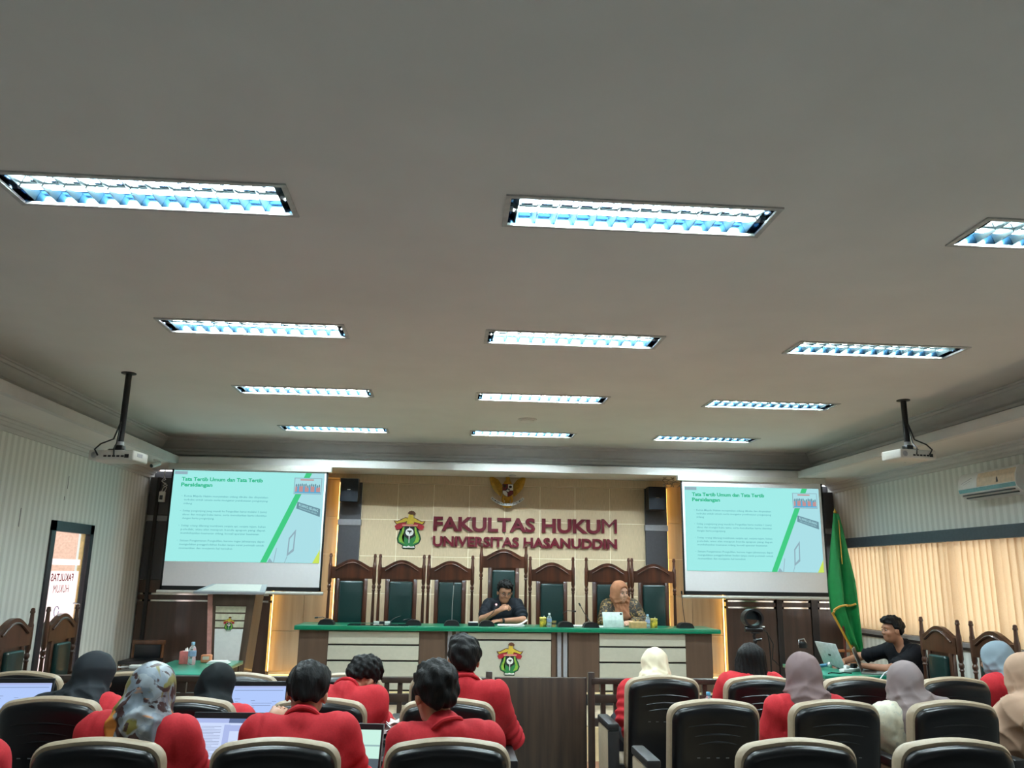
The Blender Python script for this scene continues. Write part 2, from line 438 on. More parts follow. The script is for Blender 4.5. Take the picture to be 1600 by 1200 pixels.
def niche(x0, x1, cuts, pillar_side):
    zs = [0.397, 0.885, 1.38, 1.86, 2.34, 2.84]; xs = [x0] + cuts + [x1]
    for i in range(len(xs) - 1):
        for j in range(len(zs) - 1):
            bx('niche_panel', (xs[i] + 0.003, YF + 0.10, zs[j] + 0.003), (xs[i + 1] - 0.003, YF + 0.15, zs[j + 1] - 0.003), M['nichetile'], FWALL)
    bx('joint_backing', (x0, YF + 0.125, 0.35), (x1, YF + 0.148, 2.84), M['joint'], FWALL)
    bx('niche_sill', (x0, YF - 0.04, STZ), (x1, YF + 0.16, 0.355), M['benchbrown'], FWALL)
    bx('niche_head', (x0, YF - 0.04, 2.845), (x1, YF + 0.16, ZS), M['tile'], FWALL)
    for x, s in ((x0, 1), (x1, -1)):
        bx('led_strip', (x + s * 0.004, YF + 0.03, 0.40), (x + s * 0.012, YF + 0.05, 2.82), ledm, FWALL)
    bx('led_strip', (x0 + 0.03, YF + 0.02, 0.357), (x1 - 0.03, YF + 0.04, 0.363), ledm, FWALL)
niche(-2.24, -1.46, [-1.844], 1)
niche(2.93, 3.68, [3.27], -1)
def dark_bay(x0, x1, bars):
    xs = [x0] + [v for b in bars for v in b] + [x1]
    for k in range(0, len(xs), 2):
        a, b = xs[k], xs[k + 1]
        bx('door_panel', (a, YF - 0.03, STZ), (b, YF + 0.16, 1.235), M['brown'], FWALL, 0.003, 1)
        bx('metal_groove', (a + 0.03, YF - 0.022, 1.238), (b - 0.03, YF + 0.16, 1.258), M['chrome'], FWALL)
        bx('door_panel', (a, YF - 0.03, 1.261), (b, YF + 0.16, 1.317), M['brown'], FWALL, 0.003, 1)
        bx('metal_groove', (a + 0.03, YF - 0.022, 1.320), (b - 0.03, YF + 0.16, 1.340), M['chrome'], FWALL)
        bx('door_panel', (a, YF - 0.03, 1.343), (b, YF + 0.16, 1.50), M['brown'], FWALL, 0.003, 1)
        bx('wall_panel', (a, YF - 0.03, 1.503), (b, YF + 0.16, 2.235), M['grey'], FWALL, 0.003, 1)
        bx('grey_band', (a, YF - 0.04, 2.238), (b, YF + 0.16, 2.308), M['band'], FWALL, 0.003, 1)
        bx('wall_panel', (a, YF - 0.03, 2.311), (b, YF + 0.16, 2.80), M['grey'], FWALL, 0.003, 1)
    for a, b in bars:
        bx('upright_bar', (a, YF - 0.05, STZ), (b, YF + 0.16, 2.80), M['darkbar'], FWALL, 0.004, 1)
dark_bay(XL + 0.02, -2.245, [(-3.81, -3.765), (-2.62, -2.60)])
dark_bay(3.685, XR - 0.02, [(4.367, 4.446), (4.841, 4.938)])
h = MB(); h.tube([(-2.55, YF - 0.03, 0.86), (-2.55, YF - 0.055, 0.87), (-2.55, YF - 0.055, 0.99), (-2.55, YF - 0.03, 1.0)], 0.006, 8); h.build('door_handle', M['silver'], FWALL, True)

# ---- lettering and emblem on the tile wall
def word_row(name, s, x0, x1, z, h, label, bold, depth):
    t = thing(name, label, 'sign', (0, YF - 0.001, 0))
    # advance widths from the font, scaled to the measured width
    full = text_mesh(s, bold)[0]; lo = full[:, 0].min(); hi = full[:, 0].max(); sx = (x1 - x0) / (hi - lo)
    caps = text_mesh('H', bold)[0]; sy = h / (caps[:, 1].max() - caps[:, 1].min())
    pre = ''
    for ch in s:
        if ch != ' ':
            # position of this glyph inside the whole string
            co_pre = text_mesh(pre + ch, bold)[0]
            right = co_pre[:, 0].max(); gw = text_mesh(ch, bold)[0]; w = gw[:, 0].max() - gw[:, 0].min()
            xl = x0 + (right - w - lo) * sx
            o = text_obj('letter', ch, M['maroon'], t, xl, z, w * sx, h, bold=0.0 if ch == 'M' else bold, depth=depth)
        pre += ch
    return t
word_row('wall_lettering', 'FAKULTAS HUKUM', -0.215, 2.237, 2.188, 0.185, 'large maroon raised letters reading FAKULTAS HUKUM on the beige wall', 0.035, 0.03)
word_row('wall_lettering', 'UNIVERSITAS HASANUDDIN', -0.215, 2.237, 1.985, 0.132, 'smaller maroon raised letters reading UNIVERSITAS HASANUDDIN, the lower line', 0.035, 0.03)

EC = dict(brown=mat('emblem_brown', srgb(98, 54, 28)), yellow=mat('emblem_yellow', srgb(206, 176, 52)), dark=mat('emblem_dark', srgb(14, 40, 24)), red=mat('emblem_red', srgb(170, 30, 46)),
          pink=mat('emblem_pink', srgb(214, 140, 120)), green=mat('emblem_green', srgb(34, 122, 62)), leaf=mat('emblem_leaf', srgb(140, 180, 60)), black=mat('emblem_black', srgb(10, 12, 16)), white=mat('emblem_white', srgb(230, 230, 226)))
def emblem(parent, cx, cz, hgt, y, step, full=True):
    """university crest: golden bird over a red ribbon and a green wreathed lyre; flat cut layers facing -y"""
    k = hgt / 820.0
    def P(pts): return [((u - 515) * k, (590 - v) * k) for u, v in pts]
    def M2(pts): return [(1036 - u, v) for u, v in pts][::-1]
    lyre = [(345, 505), (330, 600), (285, 680), (255, 780), (280, 870), (380, 925), (368, 970), (400, 1000), (640, 1000), (664, 965), (652, 920), (742, 870), (778, 780), (752, 690), (712, 610), (698, 505)]
    lyre2 = [(365, 520), (352, 605), (305, 690), (277, 780), (300, 858), (402, 912), (392, 965), (412, 982), (628, 982), (642, 962), (630, 912), (722, 858), (755, 780), (732, 695), (692, 615), (678, 520)]
    leafL = [(372, 530), (366, 610), (325, 700), (300, 780), (318, 845), (405, 880), (430, 890), (395, 845), (372, 800), (366, 740), (385, 680), (405, 610), (402, 530)]
    pent = [(425, 520), (615, 520), (640, 640), (652, 715), (520, 800), (402, 715), (415, 640)]
    globe = [(525 + 88 * math.cos(a), 640 + 84 * math.sin(a)) for a in np.linspace(0, 2 * math.pi, 15)[:-1]]
    wing = [(478, 330), (420, 325), (330, 368), (250, 408), (176, 398), (200, 445), (240, 482), (330, 455), (430, 432), (478, 415)]
    wingi = [(470, 345), (420, 340), (335, 385), (255, 422), (205, 415), (245, 465), (330, 440), (425, 420), (470, 400)]
    rib = [(445, 430), (330, 455), (240, 482), (198, 518), (238, 590), (335, 572), (362, 520), (440, 492)]
    body = [(500, 250), (490, 300), (465, 400), (470, 465), (610, 465), (618, 400), (592, 300), (585, 255)]
    head = [(470, 240), (500, 200), (550, 180), (605, 195), (642, 235), (625, 275), (590, 262), (560, 270), (510, 262)]
    scroll = [(385, 962), (410, 935), (480, 945), (515, 925), (560, 945), (630, 935), (652, 962), (600, 972), (520, 965), (440, 972)]
    L = [('lyre_outline', [lyre], 'dark'), ('lyre', [lyre2], 'green'), ('wreath', [leafL, M2(leafL)], 'leaf'), ('shield', [pent], 'black'), ('globe', [globe], 'white'),
         ('globe_mark', [[(480, 605), (570, 605), (575, 625), (545, 640), (530, 690), (515, 640), (475, 625)]], 'black'),
         ('stem', [[(513, 720), (531, 720), (529, 870), (515, 870)], [(518, 530), (530, 530), (530, 560), (518, 560)]], 'white'), ('scroll', [scroll], 'white'),
         ('ribbon', [rib, M2(rib)], 'red'), ('ribbon_band', [[(358, 478), (700, 478), (690, 514), (368, 514)]], 'pink'), ('wing_outline', [wing, M2(wing)], 'brown'), ('wing', [wingi, M2(wingi)], 'yellow'),
         ('breast', [body], 'yellow'), ('bird_head', [head], 'brown')]
    for i, (n, polys, c) in enumerate(L):
        b = MB()
        for j, p in enumerate(polys):
            b.prism(P(p), (cx, y, cz), (1, 0, 0), (0, 0, 1), step * (2 + i))
        b.build(n, EC[c], parent)
cr = thing('wall_emblem', 'green, red and gold bird crest on the wall left of the lettering', 'emblem', (0, YF - 0.001, 0))
emblem(cr, -0.53, 2.185, 0.50, 0, 0.002)

# ---- national emblem above the lettering
def garuda():
    t = thing('eagle_emblem', 'gilded eagle emblem with shield and white motto ribbon above the lettering', 'emblem', (0, YF - 0.046, 0))
    k = 0.49 / 720.0 * 0.98
    cx, cz = 0.755, 2.72
    def P(pts): return [((u - 690) * k, (540 - v) * k) for u, v in pts]
    def M2(pts): return [(1380 - u, v) for u, v in pts][::-1]
    wing = [(345, 195), (328, 300), (350, 400), (380, 480), (440, 560), (500, 615), (560, 660), (590, 560), (585, 430), (545, 380), (500, 320), (430, 285), (375, 255)]
    def fe(i): 
        a = 0.12 + i * 0.13
        return None
    b = MB(); b.prism(P(wing), (cx, 0, cz), (1, 0, 0), (0, 0, 1), 0.02); b.prism(P(M2(wing)), (cx, 0, cz), (1, 0, 0), (0, 0, 1), 0.02); b.build('wing', M['gold'], t)
    for sgn in (1, -1):
        for i in range(9):
            u0, v0 = 350 + 22 * i, 250 + 44 * i; u1, v1 = 520 + 6 * i, 360 + 26 * i
            if sgn < 0: u0, u1 = 1380 - u0, 1380 - u1
            p0 = Vector((cx + (u0 - 690) * k, -0.022, cz + (540 - v0) * k)); p1 = Vector((cx + (u1 - 690) * k, -0.03, cz + (540 - v1) * k))
            f = MB(); f.tube([p0, (p0 + p1) / 2 + Vector((0, -0.006, 0)), p1], [0.006, 0.010, 0.006], 6); f.build('feather', M['gold'], t, True)
    b = MB(); b.sphere((cx, -0.03, cz - 0.0), (0.075, 0.035, 0.15)); b.build('breast', M['gold'], t, True)
    b = MB(); b.tube([(cx + 0.005, -0.03, cz + 0.13), (cx, -0.035, cz + 0.18), (cx - 0.01, -0.04, cz + 0.21)], [0.035, 0.028, 0.026], 10); b.sphere((cx - 0.02, -0.045, cz + 0.215), (0.034, 0.026, 0.026)); b.build('eagle_head', M['gold'], t, True)
    b = MB(); b.tube([(cx - 0.045, -0.05, cz + 0.212), (cx - 0.068, -0.05, cz + 0.205), (cx - 0.074, -0.05, cz + 0.192)], [0.012, 0.008, 0.002], 8); b.build('beak', EC['brown'], t, True)
    for i in range(7):
        a = (i - 3) * 0.13
        b = MB(); b.tube([(cx, -0.02, cz - 0.10), (cx + math.sin(a) * 0.13, -0.022, cz - 0.10 - math.cos(a) * 0.13)], [0.012, 0.016], 6); b.build('tail_feather', M['gold'], t, True)
    for s in (1, -1):
        b = MB(); b.tube([(cx + s * 0.05, -0.03, cz - 0.07), (cx + s * 0.065, -0.035, cz - 0.12), (cx + s * 0.05, -0.04, cz - 0.175)], [0.02, 0.014, 0.012], 8); b.build('leg', M['gold'], t, True)
    sh = [(583, 412), (802, 412), (804, 600), (760, 645), (692, 672), (625, 640), (588, 600)]
    b = MB(); b.prism(P(sh), (cx, -0.06, cz), (1, 0, 0), (0, 0, 1), 0.012); sd = b.build('shield', EC['black'], t)
    mar = mat('emblem_maroon', srgb(110, 24, 36))
    for pts, c in (([(590, 420), (688, 420), (688, 540), (592, 540)], mar), ([(692, 548), (798, 548), (798, 596), (756, 638), (692, 664)], mar), ([(697, 420), (796, 420), (796, 540), (697, 540)], EC['white']), ([(592, 548), (686, 548), (686, 664), (628, 634), (594, 596)], EC['white'])):
        b = MB(); b.prism(P(pts), (cx, -0.072, cz), (1, 0, 0), (0, 0, 1), 0.004); b.build('shield_quarter', c, sd)
    star = []
    for i in range(10):
        r = 34 if i % 2 == 0 else 15; a = math.pi / 2 + i * math.pi / 5
        star.append((692 + r * math.cos(a), 545 - r * math.sin(a)))
    b = MB(); b.prism(P([(655, 505), (730, 505), (730, 560), (692, 595), (655, 560)]), (cx, -0.077, cz), (1, 0, 0), (0, 0, 1), 0.004); b.build('shield_centre', EC['black'], sd)
    b = MB(); b.prism(P(star), (cx, -0.082, cz), (1, 0, 0), (0, 0, 1), 0.003); b.build('star', EC['white'], sd)
    b = MB(); b.sphere((cx + 0.035, -0.077, cz + 0.048), (0.022, 0.004, 0.017)); b.build('bull_head', EC['black'], sd)
    b = MB(); b.tube([(cx - 0.04, -0.077, cz + 0.02), (cx - 0.04, -0.077, cz + 0.07)], 0.006, 6); b.sphere((cx - 0.04, -0.077, cz + 0.058), (0.02, 0.004, 0.016)); b.build('banyan', EC['dark'], sd)
    # ribbon with the motto
    R = 0.30; c0 = Vector((cx, -0.05, cz + 0.115)); txt = 'BHINNEKA TUNGGAL IKA'
    rb = MB(); pts = []
    for r in (R - 0.018, R + 0.018):
        pts.append([c0 + Vector((r * math.sin(a), 0, -r * math.cos(a))) for a in np.linspace(-0.80, 0.80, 25)])
    for i in range(24):
        q = [pts[0][i], pts[0][i + 1], pts[1][i + 1], pts[1][i]]
        lo = [rb.bm.verts.new(p) for p in q]; up = [rb.bm.verts.new(p + Vector((0, 0.006, 0))) for p in q]
        rb.bm.faces.new(lo); rb.bm.faces.new(up[::-1])
        for j in range(4): rb.bm.faces.new((lo[j], lo[(j + 1) % 4], up[(j + 1) % 4], up[j]))
    rbo = rb.build('motto_ribbon', EC['white'], t)
    n = len(txt)
    for i, ch in enumerate(txt):
        if ch == ' ': continue
        a = -0.72 + 1.44 * i / (n - 1); p = c0 + Vector((R * math.sin(a), -0.002, -R * math.cos(a)))
        ux = Vector((math.cos(a), 0, math.sin(a))); uz = Vector((-math.sin(a), 0, math.cos(a)))
        text_obj('motto_letter', ch, EC['black'], rbo, -0.007, -0.009, 0.014, 0.018, ux=ux, uz=uz, bold=0.02, base=p)
garuda()
dl = thing('downlight', 'small round recessed downlight in the soffit above the eagle emblem', 'light', (0.80, 10.72, ZS - 0.001))
b = MB(); b.lathe([(0.05, 0.0), (0.05, -0.008), (0.036, -0.010), (0.034, -0.002)], n=20); b.build('bezel', M['silver'], dl, True)
b = MB(); b.sphere((0, 0, -0.004), (0.03, 0.03, 0.008)); b.build('lamp', M['white'], dl, True)
sd = thing('smoke_detector', 'white round smoke detector dome on the ceiling between light rows', 'smoke detector', (0.80, 8.66, ZC))
b = MB(); b.lathe([(0.10, 0.0), (0.10, -0.010), (0.07, -0.012)], n=24); b.build('base', M['ceil'], sd, True)
b = MB(); b.lathe([(0.075, -0.010), (0.075, -0.025), (0.05, -0.04), (0.01, -0.043)], n=24); b.build('sensor', M['ceil'], sd, True)

# ---- window, blinds, pelmet on the right
wf = MB(); fd = 0.06
ys = np.linspace(WY0, WY1, 8)
for y in ys: wf.box((XR + 0.04, max(WY0, y - 0.03), WZ0), (XR + 0.10, min(WY1, y + 0.03), WZ1))
wf.box((XR + 0.04, WY0, WZ0), (XR + 0.10, WY1, WZ0 + 0.05)); wf.box((XR + 0.04, WY0, WZ1 - 0.05), (XR + 0.10, WY1, WZ1))
WIN = wf.build('window_1', M['darkbar'], kind='structure')
glass = bpy.data.materials.new('window_glass'); glass.use_nodes = True
gb = glass.node_tree.nodes['Principled BSDF']; gb.inputs['Base Color'].default_value = (1, 1, 1, 1); gb.inputs['Roughness'].default_value = 0.02; gb.inputs['Transmission Weight'].default_value = 1.0; gb.inputs['IOR'].default_value = 1.02
for a, b_ in zip(ys, ys[1:]):
    bx('pane', (XR + 0.068, a + 0.028, WZ0 + 0.045), (XR + 0.072, b_ - 0.028, WZ1 - 0.045), glass, WIN)
bx('sill', (XR - 0.03, WY0 - 0.05, 0.975), (XR + 0.04, WY1 + 0.05, WZ0), M['band'], WIN, 0.004, 1)
bx('sill_edge', (XR - 0.02, WY0 - 0.05, 0.945), (XR + 0.001, WY1 + 0.05, 0.975), M['darkbar'], WIN)
bx('trim_6', (XR - 0.14, WY0 - 0.1, 2.03), (XR + 0.0, YF - 0.16, 2.15), mat('pelmet_grey', srgb(62, 70, 78), rough=0.5), kind='structure')
blm = bpy.data.materials.new('blind_fabric'); blm.use_nodes = True
nt = blm.node_tree; nt.nodes.clear()
o_ = nt.nodes.new('ShaderNodeOutputMaterial'); mxs = nt.nodes.new('ShaderNodeMixShader'); df = nt.nodes.new('ShaderNodeBsdfDiffuse'); tr = nt.nodes.new('ShaderNodeBsdfTranslucent')
nz = nt.nodes.new('ShaderNodeTexNoise'); nz.inputs['Scale'].default_value = 90; tc = nt.nodes.new('ShaderNodeTexCoord'); nt.links.new(tc.outputs['Object'], nz.inputs['Vector'])
rr = nt.nodes.new('ShaderNodeMix'); rr.data_type = 'RGBA'; rr.inputs[6].default_value = srgb(244, 212, 172); rr.inputs[7].default_value = srgb(234, 198, 154)
nt.links.new(nz.outputs['Fac'], rr.inputs[0]); nt.links.new(rr.outputs[2], df.inputs[0]); nt.links.new(rr.outputs[2], tr.inputs[0])
mxs.inputs[0].default_value = 0.42; nt.links.new(df.outputs[0], mxs.inputs[1]); nt.links.new(tr.outputs[0], mxs.inputs[2]); nt.links.new(mxs.outputs[0], o_.inputs[0])
bl = thing('vertical_blinds', 'cream vertical fabric blinds glowing with daylight along the right window', 'blinds', (XR - 0.06, 0, 0))
bx('headrail', (-0.02, WY0 + 0.02, 2.06), (0.02, WY1 - 0.02, 2.09), M['offwhite'], bl)
sm = MB(); sm.grid(lambda u, v: (0.004 * math.sin(math.pi * u), (u - 0.5) * 0.120, v * 1.02), 4, 1); sme = sm.mesh('slat', blm, True)
rnd = random.Random(3); y = WY0 + 0.06; k = 0
gaps = {9.22: 0.035, 8.36: 0.03, 7.86: 0.03, 7.62: 0.022}
while y < WY1 - 0.05:
    ang = rnd.uniform(0.20, 0.29)
    for gy in gaps:
        if abs(y - gy) < 0.05: ang = 0.95
    link('slat', sme, bl, (rnd.uniform(-0.004, 0.004), y, 1.035), (rnd.uniform(-0.004, 0.004), 0, ang))
    y += 0.103
# ---- door in the left wall
df_ = MB()
for lo, hi in (((XL - 0.06, DY0, 0), (XL + 0.02, DY0 + 0.09, DZ)), ((XL - 0.06, DY1 - 0.09, 0), (XL + 0.02, DY1, DZ)), ((XL - 0.06, DY0, DZ - 0.10), (XL + 0.02, DY1, DZ)), ((XL - 0.06, DY0, 0), (XL + 0.01, DY1, 0.10))):
    df_.box(lo, hi)
DOOR = df_.build('door_1', mat('door_frame_dark', srgb(52, 50, 58), rough=0.4), kind='structure')
bx('pane', (XL - 0.03, DY0 + 0.088, 0.098), (XL - 0.024, DY1 - 0.088, DZ - 0.098), glass, DOOR)
stick = bpy.data.materials.new('frosted_sticker'); stick.use_nodes = True; nt = stick.node_tree; nt.nodes.clear()
o_ = nt.nodes.new('ShaderNodeOutputMaterial'); mx_ = nt.nodes.new('ShaderNodeMixShader'); tp = nt.nodes.new('ShaderNodeBsdfTransparent'); tr = nt.nodes.new('ShaderNodeBsdfTranslucent')
tr.inputs[0].default_value = srgb(246, 222, 222); mx_.inputs[0].default_value = 0.72; nt.links.new(tp.outputs[0], mx_.inputs[1]); nt.links.new(tr.outputs[0], mx_.inputs[2]); nt.links.new(mx_.outputs[0], o_.inputs[0])
for z0, z1 in ((0.10, 1.60), (1.66, 1.72)):
    q = MB(); q.quad((XL - 0.022, DY0 + 0.09, z0), (XL - 0.022, DY1 - 0.16, z0), (XL - 0.022, DY1 - 0.16, z1), (XL - 0.022, DY0 + 0.09, z1)); q.build('frosted_film', stick, DOOR)
dtx = mat('door_text', srgb(160, 40, 60), rough=0.6)
# written for the corridor side, so it reads mirrored from the room
text_obj('door_lettering', 'FAKULTAS', dtx, DOOR, -9.22, 1.50, 0.50, 0.075, bold=0.02, ux=(0, -1, 0), uz=(0, 0, 1), base=(XL - 0.020, 0, 0))
text_obj('door_lettering', 'HUKUM', dtx, DOOR, -9.14, 1.385, 0.34, 0.075, bold=0.0, ux=(0, -1, 0), uz=(0, 0, 1), base=(XL - 0.020, 0, 0))
q = MB()
q.tube([(XL - 0.019, 8.93 + 0.05 * math.cos(a), 1.20 + 0.05 * math.sin(a)) for a in np.linspace(0.4, 2 * math.pi, 16)], 0.004, 6); q.tube([(XL - 0.019, 8.95, 1.16), (XL - 0.019, 8.97, 1.12)], 0.004, 6); q.build('door_symbol', mat('door_symbol', srgb(120, 120, 170)), DOOR)
q = MB(); q.tube([(XL - 0.02, DY1 - 0.20, 0.95), (XL + 0.04, DY1 - 0.20, 0.96), (XL + 0.04, DY1 - 0.20, 1.26), (XL - 0.02, DY1 - 0.20, 1.27)], 0.011, 8); q.build('pull_handle', M['silver'], DOOR, True)
bx('door_stile', (XL - 0.05, DY1 - 0.155, 0.1), (XL - 0.01, DY1 - 0.135, DZ - 0.1), mat('wood_stile', srgb(214, 176, 110), rough=0.5), DOOR)
# what shows beyond the door
bx('exterior_ground', (-14, 3, -0.12), (XL - 0.15, 16, -0.02), mat('paving', srgb(190, 186, 180), rough=0.9), kind='structure')
bx('exterior_wall', (-8.2, 12.7, 0), (-4.4, 12.8, 3.4), mat('corridor_wall', srgb(196, 160, 140), rough=0.9), kind='structure')
cu = MB(); cu.grid(lambda u, v: (-6.9 + 0.45 * u, 12.3 + 0.05 * math.sin(u * 18), 0.4 + 2.4 * v), 24, 1)
cu.grid(lambda u, v: (-6.9 + 0.45 * u, 12.31 + 0.05 * math.sin(u * 18), 0.4 + 2.4 * v), 24, 1)
tag(cu.build('red_banner', M['red'], None, True), 'tall red cloth banner hanging outside beyond the glass door', 'banner')
bx('red_banner_support', (-6.95, 12.36, 2.78), (-6.4, 12.69, 2.83), M['silver'], bpy.data.objects['red_banner'])
# ------------------------------------------------------------------ projection screens
SL = dict(bg=emat('slide_bg', (0.37, 0.86, 0.83, 1), SLIDE), white=emat('slide_pale', (0.42, 0.76, 0.82, 1), SLIDE), green=emat('slide_green', (0.06, 0.62, 0.24, 1), SLIDE),
          head=emat('slide_heading', (0.03, 0.50, 0.26, 1), SLIDE), text=emat('slide_text', (0.16, 0.46, 0.50, 1), SLIDE), grey=emat('slide_grey', (0.30, 0.45, 0.52, 1), SLIDE),
          dark=emat('slide_dark', (0.16, 0.30, 0.36, 1), SLIDE), yellow=emat('slide_yellow', (0.62, 0.80, 0.12, 1), SLIDE), red=emat('slide_red', (0.55, 0.30, 0.30, 1), SLIDE), blue=emat('slide_blue', (0.12, 0.42, 0.66, 1), SLIDE))
BUL = [['Ketua Majelis Hakim menyatakan sidang dibuka dan dinyatakan', 'terbuka untuk umum serta mengatur pembatasan pengunjung', 'sidang'],
       ['Setiap pengunjung yang masuk ke Pengadilan harus melalui 1 (satu)', 'akses dan mengisi buku tamu, serta menukarkan kartu identitas', 'dengan kartu pengunjung.'],
       ['Setiap orang dilarang membawa senjata api, senjata tajam, bahan', 'peledak, atau alat maupun benda apapun yang dapat', 'membahayakan keamanan sidang, kecuali aparatur keamanan'],
       ['Satuan Pengamanan Pengadilan, karena tugas jabatannya dapat', 'mengadakan penggeledahan badan tanpa surat perintah untuk', 'memastikan dan menjamin hal tersebut']]
def screen(x0, x1, z0, z1, sx0, sx1, sz0, sz1, y, label, dim):
    t = thing('projection_screen', label, 'screen', (0, y, 0))
    bx('screen_cloth', (x0, 0, z0 + 0.045), (x1, 0.004, z1), M['fabricwhite'], t)
    for a, b in ((x0 - 0.0, x0 + 0.022), (x1 - 0.022, x1)): bx('black_border', (a, -0.002, z0), (b, 0.005, z1), M['screenblack'], t)
    bx('black_border', (x0, -0.002, z0), (x1, 0.005, z0 + 0.045), M['screenblack'], t)
    c = MB(); c.cyl((x0 - 0.03, 0, z0 - 0.025), (x1 + 0.03, 0, z0 - 0.025), 0.02, n=12); c.build('weight_bar', M['offwhite'], t, True)
    bx('screen_case', (x0 - 0.04, -0.03, z1), (x1 + 0.04, 0.07, ZS), M['offwhite'], t, 0.006)
    W, H = sx1 - sx0, sz1 - sz0; Y = -0.003
    def P(pts): return [(sx0 + u * W, sz0 + v * H) for u, v in pts]
    def flat(name, polys, m, par, d):
        b = MB()
        for p in polys:
            b.bm.faces.new([b.bm.verts.new((u, Y - d, v)) for u, v in P(p)])
        return b.build(name, m, par)
    sl = flat('slide', [[(0, 0), (1, 0), (1, 1), (0, 1)]], SL['bg'], t, 0)
    flat('slide_photo', [[(0.665, 0), (1, 0), (1, 1), (0.885, 1)]], SL['white'], sl, 0.0004)
    flat('slide_stripe', [[(0.615, 0), (0.655, 0), (0.915, 1), (0.875, 1)]], SL['green'], sl, 0.0008)
    flat('slide_corner', [[(0.955, 0), (1, 0), (1, 0.15)]], SL['yellow'], sl, 0.0008)
    flat('slide_sign', [[(0.825, 0.60), (0.83, 0.675), (0.985, 0.60), (0.985, 0.51)]], SL['dark'], sl, 0.0010)
    flat('slide_window', [[(0.785, 0.07), (0.79, 0.27), (0.835, 0.37), (0.83, 0.13)]], SL['grey'], sl, 0.0010)
    flat('slide_window', [[(0.795, 0.11), (0.798, 0.26), (0.825, 0.32), (0.822, 0.155)]], SL['white'], sl, 0.0014)
    flat('slide_building_line', [[(0.70, 0), (0.705, 0), (0.718, 0.16), (0.714, 0.16)], [(0.66, 0.0), (0.70, 0.0), (0.675, 0.05)], [(0.772, 0), (0.776, 0), (0.79, 0.07), (0.786, 0.07)]], SL['grey'], sl, 0.0010)
    flat('slide_tab', [[(0.005, 0.955), (0.09, 0.955), (0.09, 0.99), (0.005, 0.99)]], SL['grey'], sl, 0.0008)
    flat('call_window', [[(0.80, 0.76), (0.985, 0.76), (0.985, 0.945), (0.80, 0.945)]], SL['grey'], sl, 0.0010)
    flat('call_window', [[(0.805, 0.768), (0.98, 0.768), (0.98, 0.938), (0.805, 0.938)]], SL['white'], sl, 0.0014)
    rnd = random.Random(5)
    reds, blues, pale = [], [], []
    for i in range(13):
        u = 0.809 + 0.0128 * i; v = 0.788; h_ = rnd.uniform(0.045, 0.065); w_ = 0.0128
        (reds if i % 3 != 1 else blues).append([(u, v), (u + w_, v), (u + w_, v + h_), (u, v + h_)])
        pale.append([(u + 0.002, v + h_), (u + 0.0105, v + h_), (u + 0.0115, v + h_ + 0.014), (u + 0.009, v + h_ + 0.03), (u + 0.004, v + h_ + 0.03), (u + 0.001, v + h_ + 0.014)])
    blues.append([(0.808, 0.773), (0.978, 0.773), (0.978, 0.788), (0.808, 0.788)]); reds.append([(0.84, 0.915), (0.93, 0.915), (0.93, 0.93), (0.84, 0.93)])
    flat('call_people', reds, SL['red'], sl, 0.0018); flat('call_people', blues, SL['blue'], sl, 0.0018); flat('call_faces', pale, SL['dark'], sl, 0.0022)
    def T(s, u, v, w, h, m, bold=0.0, res=1, name='slide_text'):
        return text_obj(name, s, m, sl, sx0 + u * W, sz0 + v * H, w * W if w else None, h * H, bold=bold, base=(0, Y - 0.002, 0), res=res)
    T('Tata Tertib Umum dan Tata Tertib', 0.055, 0.885, 0.535, 0.043, SL['head'], 0.035, 3, 'slide_heading')
    T('Persidangan', 0.055, 0.822, 0.205, 0.043, SL['head'], 0.035, 3, 'slide_heading')
    for b in range(4):
        for i, ln in enumerate(BUL[b]):
            v = 0.705 - 0.163 * b - 0.041 * i
            full = not (i == 2) 
            wd = 0.55 if full else {0: 0.055, 1: 0.21, 2: 0.51, 3: 0.345}[b]
            T(ln, 0.083, v, wd, 0.021, SL['text'], 0.012)
        T('\u2022', 0.066, 0.705 - 0.163 * b, None, 0.021, SL['text'])
    # sign lettering on the photo: follows the sign's slope
    ux = Vector((W * 0.13, 0, -H * 0.066)).normalized()
    o = text_obj('slide_sign_text', 'RUANG SIDANG', SL['white'], sl, 0, 0, 0.135 * W, 0.03 * H, ux=ux, uz=(0, 0, 1), bold=0.02, base=(sx0 + 0.842 * W, Y - 0.002, sz0 + 0.628 * H), res=1)
    o = text_obj('slide_sign_text', 'PENGADILAN NEGERI', SL['white'], sl, 0, 0, 0.125 * W, 0.015 * H, ux=ux, uz=(0, 0, 1), base=(sx0 + 0.845 * W, Y - 0.002, sz0 + 0.600 * H), res=1)
    return t
screen(-3.40, -1.518, 1.40, 2.83, -3.376, -1.56, 1.728, 2.815, 10.3, 'left projection screen with cyan slide, behind the podium', 0)
screen(2.918, 4.782, 1.42, 2.83, 2.965, 4.727, 1.71, 2.762, 10.3, 'right projection screen with cyan slide, beside the green flag', 0)

